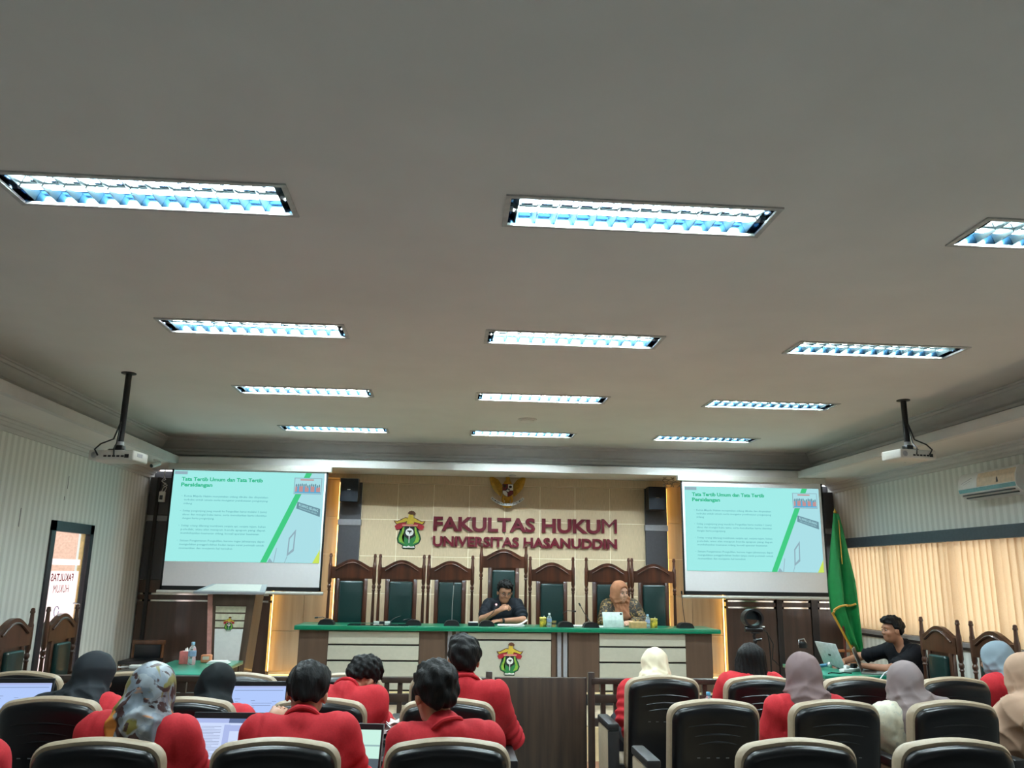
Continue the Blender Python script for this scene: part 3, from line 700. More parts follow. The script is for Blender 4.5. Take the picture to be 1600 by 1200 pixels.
# ------------------------------------------------------------------ projectors
def projector(x, y, zb, rz, label, side):
    t = thing('projector', label, 'projector', (x, y, ZC), rz)
    h = ZC - zb
    p = MB(); p.cyl((0, 0, -0.0), (0, 0, -h + 0.05), 0.026, n=14); p.build('pole', M['black'], t, True)
    p = MB(); p.lathe([(0.06, 0), (0.06, -0.008), (0.03, -0.012)][::-1], n=18); p.build('ceiling_plate', M['black'], t, True)
    p = MB(); p.cyl((0, 0, -h + 0.055), (0, 0, -h + 0.085), 0.03, n=14); p.build('clamp', M['silver'], t, True)
    p = MB(); p.box((-0.035, -0.035, -h + 0.0), (0.035, 0.035, -h + 0.055), 0.008)
    for a in (45, 135, 225, 315):
        r = math.radians(a); p.tube([(0, 0, -h + 0.02), (0.09 * math.cos(r), 0.07 * math.sin(r), -h + 0.012), (0.11 * math.cos(r), 0.085 * math.sin(r), -h - 0.004)], 0.008, 6)
    p.build('bracket', M['black'], t, True)
    b = MB(); b.box((-0.19, -0.13, -h - 0.085), (0.19, 0.13, -h), 0.014, 3); bd = b.build('body', M['offwhite'], t, True)
    for i in range(5): bx('port', (-0.06 + 0.036 * i, -0.133, -h - 0.06), (-0.035 + 0.036 * i, -0.128, -h - 0.045), M['black'], bd)
    bx('power_socket', (0.115, -0.133, -h - 0.065), (0.15, -0.128, -h - 0.035), M['black'], bd)
    bx('label_plate', (0.185, -0.07, -h - 0.05), (0.1915, 0.02, -h - 0.02), M['band'], bd)
    b = MB()
    for i in range(7):
        b.tube([(-0.14 + 0.025 * math.cos(a) * (i + 1) / 7, -0.1305, -h - 0.043 + 0.025 * math.sin(a) * (i + 1) / 7) for a in np.linspace(0, 2 * math.pi, 13)], 0.0014, 4)
    b.build('speaker_grille', M['band'], bd)
    b = MB(); b.cyl((0.09, 0.12, -h - 0.045), (0.09, 0.16, -h - 0.045), 0.035, n=16); b.build('lens', M['black'], bd, True)
    s = side
    c = MB(); c.tube([(0, -0.03, -h + 0.25), (s * 0.03, -0.06, -h + 0.1), (s * 0.10, -0.12, -h + 0.05), (s * 0.13, -0.15, -h - 0.0), (s * 0.10, -0.145, -h - 0.05)], 0.007, 7); c.build('cable', M['black'], t, True)
    c = MB(); c.tube([(0, -0.03, -h + 0.22), (-s * 0.01, -0.08, -h + 0.06), (-s * 0.03, -0.15, -h + 0.01), (s * -0.03, -0.14, -h - 0.05)], 0.006, 7); c.build('cable', M['black'], t, True)
    return t
projector(-2.775, 7.05, 2.582, math.radians(-6), 'white projector hanging on a black pole, left of the left light column', -1)
projector(4.165, 7.17, 2.782, math.radians(10), 'white projector hanging on a black pole, beside the air conditioner', 1)

# ------------------------------------------------------------------ loudspeakers, camera, cables on the front wall
def loudspeaker(x, y, z, label, flip):
    t = thing('loudspeaker', label, 'speaker', (x, y, z))
    b = MB(); b.prism([(-0.115, -0.15), (0.115, -0.15), (0.115, 0.15), (-0.115, 0.15)], (0, 0.13, 0), (1, 0, 0), (0, 0, 1), 0.16); b.build('cabinet', M['black'], t)
    b = MB(); b.grid(lambda u, v: ((u - 0.5) * 0.22, -0.032 - 0.02 * math.sin(math.pi * u), (v - 0.5) * 0.29), 12, 4); b.build('grille', mat('grille_blue_black', srgb(26, 34, 46), rough=0.7), t, True)
    bx('badge', (-0.02, -0.058, 0.0), (0.02, -0.05, 0.008), M['chrome'], t)
    bx('bracket', (-0.03, 0.13, -0.06), (0.03, 0.20, 0.06), M['black'], t)
loudspeaker(-1.31, 10.80, 2.665, 'black wall loudspeaker high on the left pillar beside the left screen', 1)
loudspeaker(2.735, 10.80, 2.645, 'black wall loudspeaker high on the right pillar beside the right screen', -1)
t = thing('security_camera', 'small white bullet security camera under the left soffit', 'camera', (-3.50, 10.0, ZS))
b = MB(); b.lathe([(0.03, 0), (0.03, -0.012), (0.012, -0.018), (0.010, -0.05)][::-1], n=14); b.build('mount', M['white'], t, True)
b = MB(); b.cyl((0.03, 0.03, -0.04), (-0.02, -0.08, -0.085), 0.028, n=14); b.build('housing', M['white'], t, True)
b = MB(); b.cyl((-0.0195, -0.079, -0.0845), (-0.021, -0.083, -0.086), 0.022, n=14); b.build('lens', M['black'], t, True)
t = thing('hanging_socket', 'white power socket dangling from the soffit by its looped cord', 'socket', (-3.69, 10.9, 0))
b = MB(); b.tube([(0.01, 0, ZS), (0.0, 0, 2.80), (0.02, 0, 2.76), (-0.02, -0.01, 2.73), (0.03, 0, 2.71), (0.0, -0.01, 2.68), (0.045, 0, 2.66), (0.02, 0, 2.60)], 0.005, 6); b.tube([(-0.01, 0, ZS), (0.0, 0.01, 2.78), (-0.03, 0, 2.74), (0.02, 0.01, 2.70), (0.05, 0, 2.69), (-0.0, 0, 2.65), (-0.015, 0, 2.60)], 0.005, 6); b.build('cord', M['white'], t, True)
bx('socket_body', (-0.036, -0.03, 2.47), (0.036, 0.02, 2.605), M['white'], t, 0.008)
bx('socket_face', (-0.022, -0.032, 2.50), (0.016, -0.029, 2.555), M['darkbar'], t)
t = thing('cable_bundle', 'tangle of pale cables above the right niche next to the right screen', 'cables', (2.86, 10.55, 0))
b = MB()
for i in range(5):
    r_ = random.Random(i); b.tube([(-0.10 + 0.05 * i, 0, ZS)] + [(-0.10 + 0.05 * i + r_.uniform(-0.06, 0.06), r_.uniform(-0.02, 0.02), ZS - 0.02 - 0.02 * j) for j in range(5)] + [(-0.08 + 0.04 * i, 0, ZS - 0.13)], 0.006, 6)
b.build("cord", mat("dusty_cable", srgb(150, 145, 138)), t, True)

# ------------------------------------------------------------------ air conditioner on the right wall
t = thing('air_conditioner', 'white split air conditioner on the right wall above the blinds', 'air conditioner', (XR, 7.46, 2.545))
prof = [(0, -0.125), (-0.10, -0.128), (-0.17, -0.105), (-0.205, -0.07), (-0.215, -0.03), (-0.205, 0.05), (-0.185, 0.10), (-0.16, 0.125), (0, 0.125)]
b = MB(); b.prism(prof, (0, -0.43, 0), (1, 0, 0), (0, 0, 1), 0.86) if False else None
A = [b.bm.verts.new((u, -0.43, v)) for u, v in prof]; B_ = [b.bm.verts.new((u, 0.43, v)) for u, v in prof]
b.bm.faces.new(A); b.bm.faces.new(B_[::-1])
for i in range(len(prof)): b.bm.faces.new((A[i], A[(i + 1) % len(prof)], B_[(i + 1) % len(prof)], B_[i]))
b.build('casing', M['white'], t, True)
b = MB(); b.quad((-0.2175, -0.42, -0.025), (-0.2175, 0.13, -0.025), (-0.2075, 0.13, 0.05), (-0.2075, -0.42, 0.05)); b.quad((-0.2075, -0.42, 0.05), (-0.2075, 0.13, 0.05), (-0.187, 0.13, 0.102), (-0.187, -0.42, 0.102)); b.build('front_panel', mat('ac_beige', srgb(222, 200, 170), rough=0.35), t)
b = MB(); b.quad((-0.208, -0.42, -0.068), (-0.208, 0.42, -0.068), (-0.2185, 0.42, -0.032), (-0.2185, -0.42, -0.032)); b.build('teal_stripe', mat('ac_teal', srgb(110, 160, 165), rough=0.2), t)
for z, x in ((-0.088, -0.192), (-0.112, -0.155)):
    b = MB(); b.box((x - 0.012, -0.38, z - 0.008), (x + 0.004, 0.38, z + 0.004)); b.build('air_vent', M['darkbar'], t)
b = MB()
for i in range(3): b.tube([(-0.209, 0.38 - 0.03 * i, 0.025 - 0.012 * i), (-0.206, 0.28 - 0.03 * i, 0.05 - 0.012 * i), (-0.2, 0.22 - 0.03 * i, 0.07 - 0.012 * i)], 0.0022, 5)
b.build('printed_lines', M['band'], t)
b = MB(); b.prism([(0.0, 0.0), (0.03, 0.0), (0.02, 0.05), (0.008, 0.045)], (-0.2165, -0.16, -0.008), (0, -1, 0), (0, 0, 1), -0.002); b.build('printed_mark', M['darkbar'], t)
b = MB(); b.box((-0.05, -0.50, -0.06), (-0.0, -0.46, 0.0), 0.005); b.build('junction_box', M['brown'], t)
b = MB(); b.tube([(-0.02, -0.46, -0.04), (-0.02, -0.42, -0.04)], 0.01, 8); b.tube([(-0.02, -0.50, -0.05), (-0.015, -0.7, -0.07), (-0.01, -1.2, -0.05)], 0.01, 8); b.build('pipe', M['offwhite'], t, True)

# ------------------------------------------------------------------ court chairs
def arc_rail(w, zb, zs, zp, y0, y1):
    """crest rail outline: flat bottom, shoulders, central arch"""
    pts = [(-w, zb), (w, zb), (w, zs)]
    for i in range(17):
        u = 1 - 2 * i / 16.0; x = u * w * 0.86; s = math.cos(u * math.pi / 2) ** 1.15
        pts.append((x, zs + (zp - zs) * s))
    pts.append((-w, zs)); return pts
def court_chair(name, label, m, H=1.55, w=0.263, seat_z=0.46, group=None, oct_=False):
    t = thing(name, label, 'chair', (0, 0, 0), 0, group)     # faces -y, back at y = 0
    lean = 0.0
    for s in (-1, 1):
        x = s * w
        pr = [(0.030, 0), (0.034, 0.06), (0.022, 0.10), (0.030, 0.20), (0.034, 0.30), (0.024, 0.38), (0.036, 0.42), (0.036, 0.50), (0.022, 0.54), (0.020, 0.58), (0.030, 0.63), (0.026, H - 0.60), (0.021, H - 0.44), (0.031, H - 0.425), (0.022, H - 0.41), (0.033, H - 0.395), (0.033, H - 0.375), (0.022, H - 0.36), (0.034, H - 0.33), (0.034, H - 0.14), (0.026, H - 0.12), (0.021, H - 0.045), (0.029, H - 0.04), (0.029, H - 0.028), (0.024, H - 0.02), (0.024, H - 0.008), (0.012, H)]
        b = MB(); b.lathe([(r * 0.70, z_) for r, z_ in pr], (x, 0, 0), n=12); b.build('post', m, t, True)
    zb, zs, zp = H - 0.295, H - 0.155, H - 0.068
    b = MB(); b.prism(arc_rail(w - 0.02, zb, zs, zp, 0, 0), (0, 0.022, 0), (1, 0, 0), (0, 0, 1), 0.044); b.build('crest_rail', m, t)
    b = MB()
    pts = [(x_, -0.026, z_ - 0.04) for x_, z_ in arc_rail(w - 0.04, zb, zs, zp, 0, 0)[3:-1]]
    b.tube(pts, 0.010, 6); b.build('carved_moulding', m, t, True)
    hw = 0.19
    bx('back_stile', (-hw, -0.022, seat_z - 0.06), (-hw + 0.05, 0.022, zb + 0.002), m, t, 0.006)
    bx('back_stile', (hw - 0.05, -0.022, seat_z - 0.06), (hw, 0.022, zb + 0.002), m, t, 0.006)
    bx('back_board', (-hw + 0.045, -0.005, seat_z - 0.02), (hw - 0.045, 0.018, zb), m, t)
    bx('lower_rail', (-w, -0.02, seat_z + 0.05), (w, 0.02, seat_z + 0.11), m, t, 0.006)
    b = MB(); b.box((-hw + 0.052, -0.055, seat_z + 0.12), (hw - 0.052, -0.004, zb - 0.025), 0.022, 4); b.build('back_cushion', M['leather'], t, True)
    b = MB(); b.box((-w + 0.02, -0.48, seat_z - 0.06), (w - 0.02, 0.0, seat_z - 0.0), 0.008); b.build('seat_frame', m, t, True)
    b = MB(); b.box((-w + 0.045, -0.47, seat_z - 0.005), (w - 0.045, -0.05, seat_z + 0.055), 0.025, 4); b.build('seat_cushion', M['leather'], t, True)
    for s in (-1, 1):
        b = MB(); b.lathe([(0.026, 0), (0.032, 0.05), (0.020, 0.09), (0.032, 0.22), (0.024, 0.34), (0.034, 0.38), (0.034, 0.46), (0.02, 0.49), (0.028, 0.56), (0.02, 0.64), (0.028, 0.66)], (s * (w - 0.008), -0.45, 0), n=10); b.build('front_leg', m, t, True)
        b = MB(); b.tube([(s * w, 0, 0.70), (s * w, -0.2, 0.685), (s * w, -0.42, 0.69), (s * (w + 0.005), -0.50, 0.675), (s * w, -0.52, 0.65)], [0.016, 0.019, 0.02, 0.021, 0.014], 8); b.build('arm', m, t, True)
        bx('side_stretcher', (s * w - 0.014, -0.44, 0.10), (s * w + 0.014, 0, 0.13), m, t)
    return t
JY = 10.2
cc = court_chair('court_chair', 'carved court chair at the far left end of the bench, partly before the glowing niche', M['jwood'], group='court chairs behind the bench')
cc.location = (-1.145, JY, STZ)
for x, lab in ((-0.556, 'empty carved court chair second from the left end behind the bench'), (0.03, 'empty carved court chair directly left of the tall central chair'),
               (1.257, 'empty carved court chair directly right of the tall central chair'), (1.946, 'carved court chair with the woman in the brown headscarf sitting in it'),
               (2.512, 'carved court chair at the far right end of the bench')):
    copy_tree(cc, (x, JY, STZ), label=lab)
big = court_chair('court_chair', 'tallest carved court chair, in the middle behind the bench, with the man in black', M['jwood'], H=1.70, w=0.272, group='court chairs behind the bench')
big.location = (0.67, JY, STZ)
sc = court_chair('court_chair', 'carved walnut court chair by the left wall, the one nearer the viewer', M['swood'], H=1.30, w=0.285, group='court chairs along the side walls')
sc.location = (-3.46, 7.13, 0); sc.rotation_euler = (0, 0, math.radians(90))
copy_tree(sc, (-3.46, 7.98, 0), math.radians(90), 'carved walnut court chair by the left wall, right before the glass door')
copy_tree(sc, (4.46, 7.45, 0), math.radians(-90), 'carved walnut court chair under the blinds, beside the man with laptops')
copy_tree(sc, (4.50, 6.75, 0), math.radians(-90), 'carved walnut court chair under the blinds, behind the pale blue headscarf')

# ------------------------------------------------------------------ judges' bench
BT, BY0, BY1 = 1.085, 9.0, 9.62
t = thing('judges_bench', 'long judges bench with green top and cream front panels', 'bench', (0, 0, 0))
b = MB(); b.box((-1.575, BY0, BT - 0.045), (2.945, BY1, BT), 0.006, 2); b.build('bench_top', M['green'], t, True)
FYB = BY0 + 0.06
def bench_box(n, x0, x1, y, z0, z1, m, bev=0.003): return bx(n, (x0, y, z0), (x1, FYB + 0.10, z1), m, t, bev, 1)
bench_box('plinth', -1.50, 2.84, FYB + 0.03, STZ, 0.43, M['darkbar'])
for x0, x1 in ((-1.53, -1.227), (-0.28, -0.01), (0.165, 0.228), (1.115, 1.165), (1.30, 1.628), (2.567, 2.86)):
    bench_box('brown_pier', x0, x1, FYB, 0.43, BT - 0.045, M['benchbrown'])
for x0, x1 in ((-0.01, 0.165), (1.165, 1.30)):
    bench_box('recess_back', x0, x1, FYB + 0.04, 0.43, BT - 0.045, M['benchbrown'])
    for q in (0.28, 0.76):
        xm = x0 + (x1 - x0) * q; bench_box('grey_batten', xm - 0.022, xm + 0.022, FYB + 0.012, 0.43, BT - 0.045, M['band'])
for x0, x1, cuts in ((-1.224, -0.283, (0.736, 0.894)), (0.231, 1.112, (0.953,)), (1.631, 2.564, (0.736, 0.894))):
    zs = [0.445] + list(cuts) + [BT - 0.047]
    for a, c in zip(zs, zs[1:]): bench_box('cream_panel', x0, x1, FYB - 0.012, a + 0.009, c - 0.009, M['cream'])
    bench_box('panel_backing', x0, x1, FYB + 0.012, 0.432, BT - 0.047, M['darkbar'], 0)
bx('base_trim', (-1.52, FYB - 0.02, 0.418), (2.855, FYB + 0.05, 0.436), M['riser'], t)
for x0, x1 in ((-1.53, -1.49), (2.82, 2.86)): bx('end_panel', (x0, FYB + 0.1, STZ), (x1, BY1 - 0.03, BT - 0.045), M['benchbrown'], t)
eb = thing('bench_emblem', 'university crest on the middle cream panel of the bench', 'emblem', (0, FYB - 0.013, 0))
emblem(eb, 0.672, 0.765, 0.335, 0, 0.0008)

# ---- things on the bench
def gooseneck(x, y, label, top=None, lean=0.0, base=True):
    t = thing('gooseneck_microphone', label, 'microphone', (x, y, BT), 0, 'conference microphones on the bench')
    b = MB(); b.prism([(-0.085, 0), (0.085, 0), (0.078, 0.025), (0.06, 0.048), (0.03, 0.058), (-0.03, 0.058), (-0.06, 0.048), (-0.078, 0.025)], (0, 0.06, 0), (1, 0, 0), (0, 0, 1), 0.13); b.build('base', M['black'], t)
    b = MB()
    pts = top or [(0, 0.02, 0.05), (0.0, 0.05, 0.12), (0.02, 0.06, 0.15)]
    b.tube(pts, 0.004, 6); b.build('neck', M['black'] if not lean else M['silver'], t, True)
    p = Vector(pts[-1]); d = (p - Vector(pts[-2])).normalized()
    b = MB(); b.cyl(p, p + d * 0.035, 0.009, n=10); b.build('capsule', M['black'], t, True)
    return t
gooseneck(-1.27, 9.20, 'low microphone base on the far left of the green bench', [(0, 0.02, 0.055), (-0.05, 0.03, 0.075), (-0.10, 0.03, 0.07)])
gooseneck(-0.355, 9.22, 'low microphone base before the second court chair from the left', [(0, 0.02, 0.055), (-0.03, 0.05, 0.07), (-0.08, 0.06, 0.055)])
gooseneck(0.055, 9.22, 'microphone with straight silver gooseneck before the empty third chair', [(0, 0.0, 0.055), (0.0, 0.01, 0.2), (0.01, 0.02, 0.42)], 1)
g = gooseneck(0.43, 9.20, 'microphone bent towards the mouth of the man in black', [(0, 0.02, 0.055), (0.0, 0.10, 0.07), (0.08, 0.26, 0.13), (0.115, 0.33, 0.185)])
b = MB(); b.sphere((0.12, 0.345, 0.215), 0.010); b.build('status_light', emat('mic_red', (1.0, 0.35, 0.35, 1), 2.0), g)
gooseneck(1.285, 9.20, 'microphone with looped neck next to the paper cup', [(0, 0.02, 0.055), (-0.02, 0.04, 0.14), (0.03, 0.05, 0.17), (0.09, 0.05, 0.165)])
gooseneck(1.555, 9.16, 'microphone base left of the white tablet', [(0, 0.02, 0.055), (-0.06, 0.10, 0.16), (-0.09, 0.13, 0.22)])
gooseneck(2.62, 9.24, 'microphone with tall dark neck at the right end of the bench', [(0, 0.0, 0.055), (-0.015, 0.01, 0.2), (-0.02, 0.02, 0.36)])
def papers(x, y, label, pts, n=4, s=1):
    t = thing('paper_stack', label, 'papers', (x, y, BT))
    for i in range(n):
        b = MB(); r_ = random.Random(i + n); q = Matrix.Rotation(r_.uniform(-0.15, 0.15), 3, 'Z')
        V = [q @ Vector(p) + Vector((0, 0, 0.002 + 0.004 * i)) for p in pts]
        lo = [b.bm.verts.new(p) for p in V]; up = [b.bm.verts.new(p + Vector((0, 0, 0.003))) for p in V]
        b.bm.faces.new(lo[::-1]); b.bm.faces.new(up)
        for j in range(4): b.bm.faces.new((lo[j], lo[(j + 1) % 4], up[(j + 1) % 4], up[j]))
        b.build('sheet', M['paper'], t)
    return t
p = papers(0.70, 9.25, 'loose white papers before the man in black', [(-0.15, -0.10, 0), (0.13, -0.11, 0), (0.14, 0.10, 0), (-0.14, 0.09, 0)])
b = MB(); b.grid(lambda u, v: (0.05 + 0.12 * u, -0.09 + 0.16 * v, 0.018 + 0.05 * u * u), 6, 2); b.build('curled_sheet', M['paper'], p, True)
papers(1.45, 9.3, 'pale papers between the two microphones near the white tablet', [(-0.09, -0.07, 0), (0.09, -0.07, 0), (0.09, 0.07, 0), (-0.09, 0.07, 0)], 3)
def bottle(x, y, z, label, h=0.165, cap=None, lab=None):
    t = thing('water_bottle', label, 'bottle', (x, y, z)); k = h / 0.165
    pl = bpy.data.materials.get('clear_bottle')
    if not pl:
        pl = bpy.data.materials.new('clear_bottle'); pl.use_nodes = True; pb = pl.node_tree.nodes['Principled BSDF']
        pb.inputs['Base Color'].default_value = (0.85, 0.95, 1.0, 1); pb.inputs['Roughness'].default_value = 0.05; pb.inputs['Transmission Weight'].default_value = 0.8; pb.inputs['IOR'].default_value = 1.2
    pr = [(0.001, 0.002), (0.026, 0.0), (0.029, 0.008), (0.029, 0.04), (0.026, 0.05), (0.029, 0.06), (0.029, 0.10), (0.024, 0.122), (0.012, 0.140), (0.011, 0.146)]
    b = MB(); b.lathe([(r * k, zz * k) for r, zz in pr], n=16); b.build('bottle_body', pl, t, True)
    b = MB(); b.lathe([(0.0295 * k, 0.062 * k), (0.0297 * k, 0.065 * k), (0.0297 * k, 0.098 * k), (0.0295 * k, 0.10 * k)], n=16); b.build('wrapper', lab or mat('bottle_label', srgb(140, 160, 190)), t, True)
    b = MB(); b.lathe([(0.013 * k, 0.144 * k), (0.0135 * k, 0.147 * k), (0.0135 * k, 0.163 * k), (0.012 * k, 0.165 * k)], n=14); b.build('cap', cap or mat('bottle_cap', srgb(150, 190, 214)), t, True)
    return t
bottle(1.105, 9.16, BT, 'water bottle beside the yellow carton and paper cup on the bench', 0.145, cap=M['white'])
bottle(2.18, 9.14, BT, 'water bottle between the tan box and a yellow carton, right half of bench', 0.145)
def carton(x, y, label):
    t = thing('juice_carton', label, 'carton', (x, y, BT))
    b = MB(); b.box((-0.034, -0.025, 0), (0.034, 0.025, 0.085), 0.004)
    b.build('carton_body', mat('carton_yellow', srgb(214, 190, 60), rough=0.35, scale=28, col2=srgb(60, 70, 30)), t, True)
    bx('carton_top', (-0.036, -0.027, 0.085), (0.036, 0.027, 0.10), mat('carton_top', srgb(222, 204, 110)), t, 0.004)
    b = MB(); b.cyl((0.01, 0, 0.099), (0.014, 0.0, 0.115), 0.004, n=8); b.build('straw', M['white'], t)
carton(1.04, 9.20, 'yellow drink carton beside the middle bottle, right of the man in black')
carton(2.262, 9.2, 'yellow drink carton rightmost on the bench beside a bottle')
t = thing('paper_cup', 'small tan paper cup right of the middle water bottle', 'cup', (1.158, 9.2, BT)); b = MB(); b.lathe([(0.001, 0.002), (0.022, 0.0), (0.029, 0.062), (0.031, 0.064), (0.027, 0.064), (0.02, 0.006), (0.001, 0.006)], n=16); b.build('cup_body', mat('cup_tan', srgb(196, 160, 100)), t, True)
b = MB(); b.lathe([(0.0255, 0.025), (0.0285, 0.045)], n=16); b.build('cup_band', M['brown'], t, True)
t = thing('snack_box', 'tan cardboard snack box beside the white tablet', 'box', (2.075, 9.17, BT)); bx('box_base', (-0.085, -0.06, 0), (0.085, 0.06, 0.055), mat('cardboard', srgb(186, 150, 98), rough=0.8), t, 0.003, 1); bx('box_lid', (-0.087, -0.062, 0.05), (0.087, 0.062, 0.066), mat('cardboard_lid', srgb(206, 172, 120), rough=0.8), t, 0.003, 1)
t = thing('name_plate', 'small black box with white edge left of the man in black', 'box', (0.285, 9.25, BT)); bx('plate_body', (-0.055, -0.035, 0), (0.055, 0.035, 0.035), M['black'], t, 0.004); bx('plate_top', (-0.05, -0.032, 0.035), (0.05, 0.032, 0.042), M['paper'], t, 0.002)
t = thing('glass_sheet', 'flat dark glass sheet lying on the left part of the bench', 'glass', (-0.72, 9.22, BT)); bx('glass_pane', (-0.32, -0.16, 0), (0.32, 0.16, 0.006), mat('dark_glass', srgb(14, 30, 26), rough=0.08), t); bx('glass_note', (0.10, -0.02, 0.006), (0.2, 0.05, 0.008), M['black'], t)
t = thing('flat_microphone', 'flat white and black device by the bench back left of centre', 'device', (-0.71, 9.5, BT)); bx('device_body', (-0.10, -0.03, 0), (0.10, 0.03, 0.022), M['black'], t, 0.004); bx('device_key', (-0.09, -0.031, 0.006), (-0.03, 0.0, 0.024), M['white'], t); bx('device_key', (0.03, -0.031, 0.006), (0.09, 0.0, 0.024), M['white'], t); b = MB(); b.tube([(0.08, 0, 0.02), (0.14, 0.02, 0.06), (0.2, 0.03, 0.08)], 0.004, 6); b.build('neck', M['black'], t)
# tablet in a folio, back towards the hall
t = thing('tablet', 'white tablet propped in its folio before the woman in brown', 'tablet', (1.82, 9.22, BT), math.radians(4))
R_ = Matrix.Rotation(math.radians(-16), 3, 'X')
b = MB(); b.box((-0.115, -0.004, 0.0), (0.115, 0.006, 0.165), 0.003, 2, R_, (0, 0, 0)); b.build('tablet_back', mat('tablet_mint', srgb(196, 214, 206), rough=0.4), t, True)
b = MB(); b.box((-0.115, -0.0065, 0.0), (0.115, -0.004, 0.075), 0.001, 1, Matrix.Rotation(math.radians(-10), 3, 'X'), (0, 0, 0)); b.build('folio_flap', mat('tablet_fold', srgb(180, 200, 194), rough=0.5), t, True)
b = MB(); b.cyl(R_ @ Vector((0.092, -0.008, 0.143)), R_ @ Vector((0.092, -0.002, 0.143)), 0.013, n=14); b.build('camera_bump', M['black'], t)
bx('folio_base', (-0.15, -0.0, 0), (0.12, 0.16, 0.006), M['paper'], t)

# ------------------------------------------------------------------ podium, side tables
t = thing('podium', 'white and brown speaker podium with crest before the left screen', 'podium', (-2.245, 9.0, STZ))
ph = 1.065
b = MB()
b.prism([(-0.13, 0), (0.13, 0), (0.20, ph), (-0.20, ph)], (0, 0.40, 0), (1, 0, 0), (0, 0, 1), 0.34); b.build('body', M['benchbrown'], t)
b = MB(); b.prism([(-0.16, 0), (-0.125, 0), (-0.195, ph + 0.02), (-0.245, ph + 0.02)], (0, 0.44, 0), (1, 0, 0), (0, 0, 1), 0.40); b.build('side_fin', mat('podium_side', srgb(206, 150, 140), rough=0.4), t)
b = MB(); b.prism([(0.125, 0), (0.16, 0), (0.245, ph + 0.02), (0.195, ph + 0.02)], (0, 0.44, 0), (1, 0, 0), (0, 0, 1), 0.40); b.build('side_fin', M['benchbrown'], t)
b = MB(); b.prism([(-0.19, ph - 0.09), (0.19, ph - 0.09), (0.195, ph + 0.02), (-0.195, ph + 0.02)], (0, 0.10, 0), (1, 0, 0), (0, 0, 1), 0.05); b.build('header', M['benchbrown'], t)
cp = mat('podium_cream', srgb(206, 202, 176), rough=0.4)
for i in range(3):
    z0 = ph - 0.16 - 0.075 * i
    w0 = 0.105 + 0.06 * z0 / ph * 0.9
    b = MB(); b.prism([(-w0, z0), (w0, z0), (w0 + 0.003, z0 + 0.06), (-w0 - 0.003, z0 + 0.06)], (0, 0.062, 0), (1, 0, 0), (0, 0, 1), 0.014); b.build('slat', cp, t)
b = MB(); b.prism([(-0.10, 0.02), (0.10, 0.02), (0.143, ph - 0.325), (-0.143, ph - 0.325)], (0, 0.062, 0), (1, 0, 0), (0, 0, 1), 0.014); b.build('front_panel', M['white'], t)
em = MB(); 
def podium_crest():
    tmp = thing('podium_emblem', 'tiny university crest on the white podium front', 'emblem', (-2.25, 9.047, STZ))
    emblem(tmp, 0.0, 0.79, 0.145, 0, 0.0006)
podium_crest(); em.bm.free()
b = MB(); b.prism([(-0.36, -0.075), (0.36, -0.075), (0.29, 0.36), (-0.29, 0.36)], (0, 0.0, ph + 0.04), (1, 0, 0), (0, 0.985, 0.17), 0.022); b.build('reading_top', M['band'], t)
b = MB(); b.prism([(-0.30, -0.04), (0.30, -0.04), (0.24, 0.32), (-0.24, 0.32)], (0, 0.0, ph + 0.0635), (1, 0, 0), (0, 0.985, 0.17), 0.003); b.build('top_inlay', M['offwhite'], t)
bx('foot', (-0.24, 0.05, 0), (0.24, 0.46, 0.035), M['benchbrown'], t, 0.004)

def court_table(name, label, loc, lx, ly, m, top):
    t = thing(name, label, 'table', loc)
    bx('table_top', (-lx / 2, -ly / 2, 0.725), (lx / 2, ly / 2, 0.76), top, t, 0.005, 2)
    bx('front_apron', (-lx / 2 + 0.03, -ly / 2 + 0.03, 0.60), (lx / 2 - 0.03, -ly / 2 + 0.05, 0.725), m, t)
    bx('back_apron', (-lx / 2 + 0.03, ly / 2 - 0.05, 0.60), (lx / 2 - 0.03, ly / 2 - 0.03, 0.725), m, t)
    for sx in (-1, 1):
        bx('side_panel', (sx * (lx / 2 - 0.04) - 0.012, -ly / 2 + 0.05, 0.30), (sx * (lx / 2 - 0.04) + 0.012, ly / 2 - 0.05, 0.725), m, t)
        for sy in (-1, 1):
            bx('leg', (sx * (lx / 2 - 0.05) - 0.028, sy * (ly / 2 - 0.05) - 0.028, 0), (sx * (lx / 2 - 0.05) + 0.028, sy * (ly / 2 - 0.05) + 0.028, 0.725), m, t, 0.004)
    return t
t = court_table('court_table', 'green topped table in front of the podium', (-2.33, 8.16, 0), 0.66, 1.15, M['rail'], M['greentable'])
bx('shelf_edge', (-0.3, -0.56, 0.47), (0.3, -0.54, 0.60), M['greentable'], t)
court_table('court_table', 'dark brown table before the left court chairs', (-2.775, 7.75, 0), 0.19, 1.5, M['rail'], M['rail'])
court_table('court_table', 'green topped table with laptops before the man in the black polo', (3.85, 8.30, 0), 0.66, 1.0, M['rail'], M['greentable'])
court_table('court_table', 'dark narrow table before the right court chairs', (3.70, 7.16, 0), 0.32, 0.84, M['rail'], M['rail'])
TZ = 0.76
t = thing('tissue_box', 'pink tissue box on the green table before the podium', 'tissue box', (-2.47, 8.42, TZ)); bx('carton_shell', (-0.045, -0.05, 0), (0.045, 0.05, 0.115), mat('tissue_pink', srgb(222, 120, 116), rough=0.6), t, 0.004)
bx('tissue_slot', (-0.02, -0.03, 0.115), (0.02, 0.03, 0.117), M['paper'], t)
b = MB(); b.tube([(0, 0, 0.114), (0.004, 0.004, 0.13), (0.012, -0.004, 0.145)], [0.012, 0.016, 0.004], 7); b.build('tissue', M['paper'], t, True)
bottle(-2.385, 8.33, TZ, 'water bottle on the green table before the podium', 0.205)
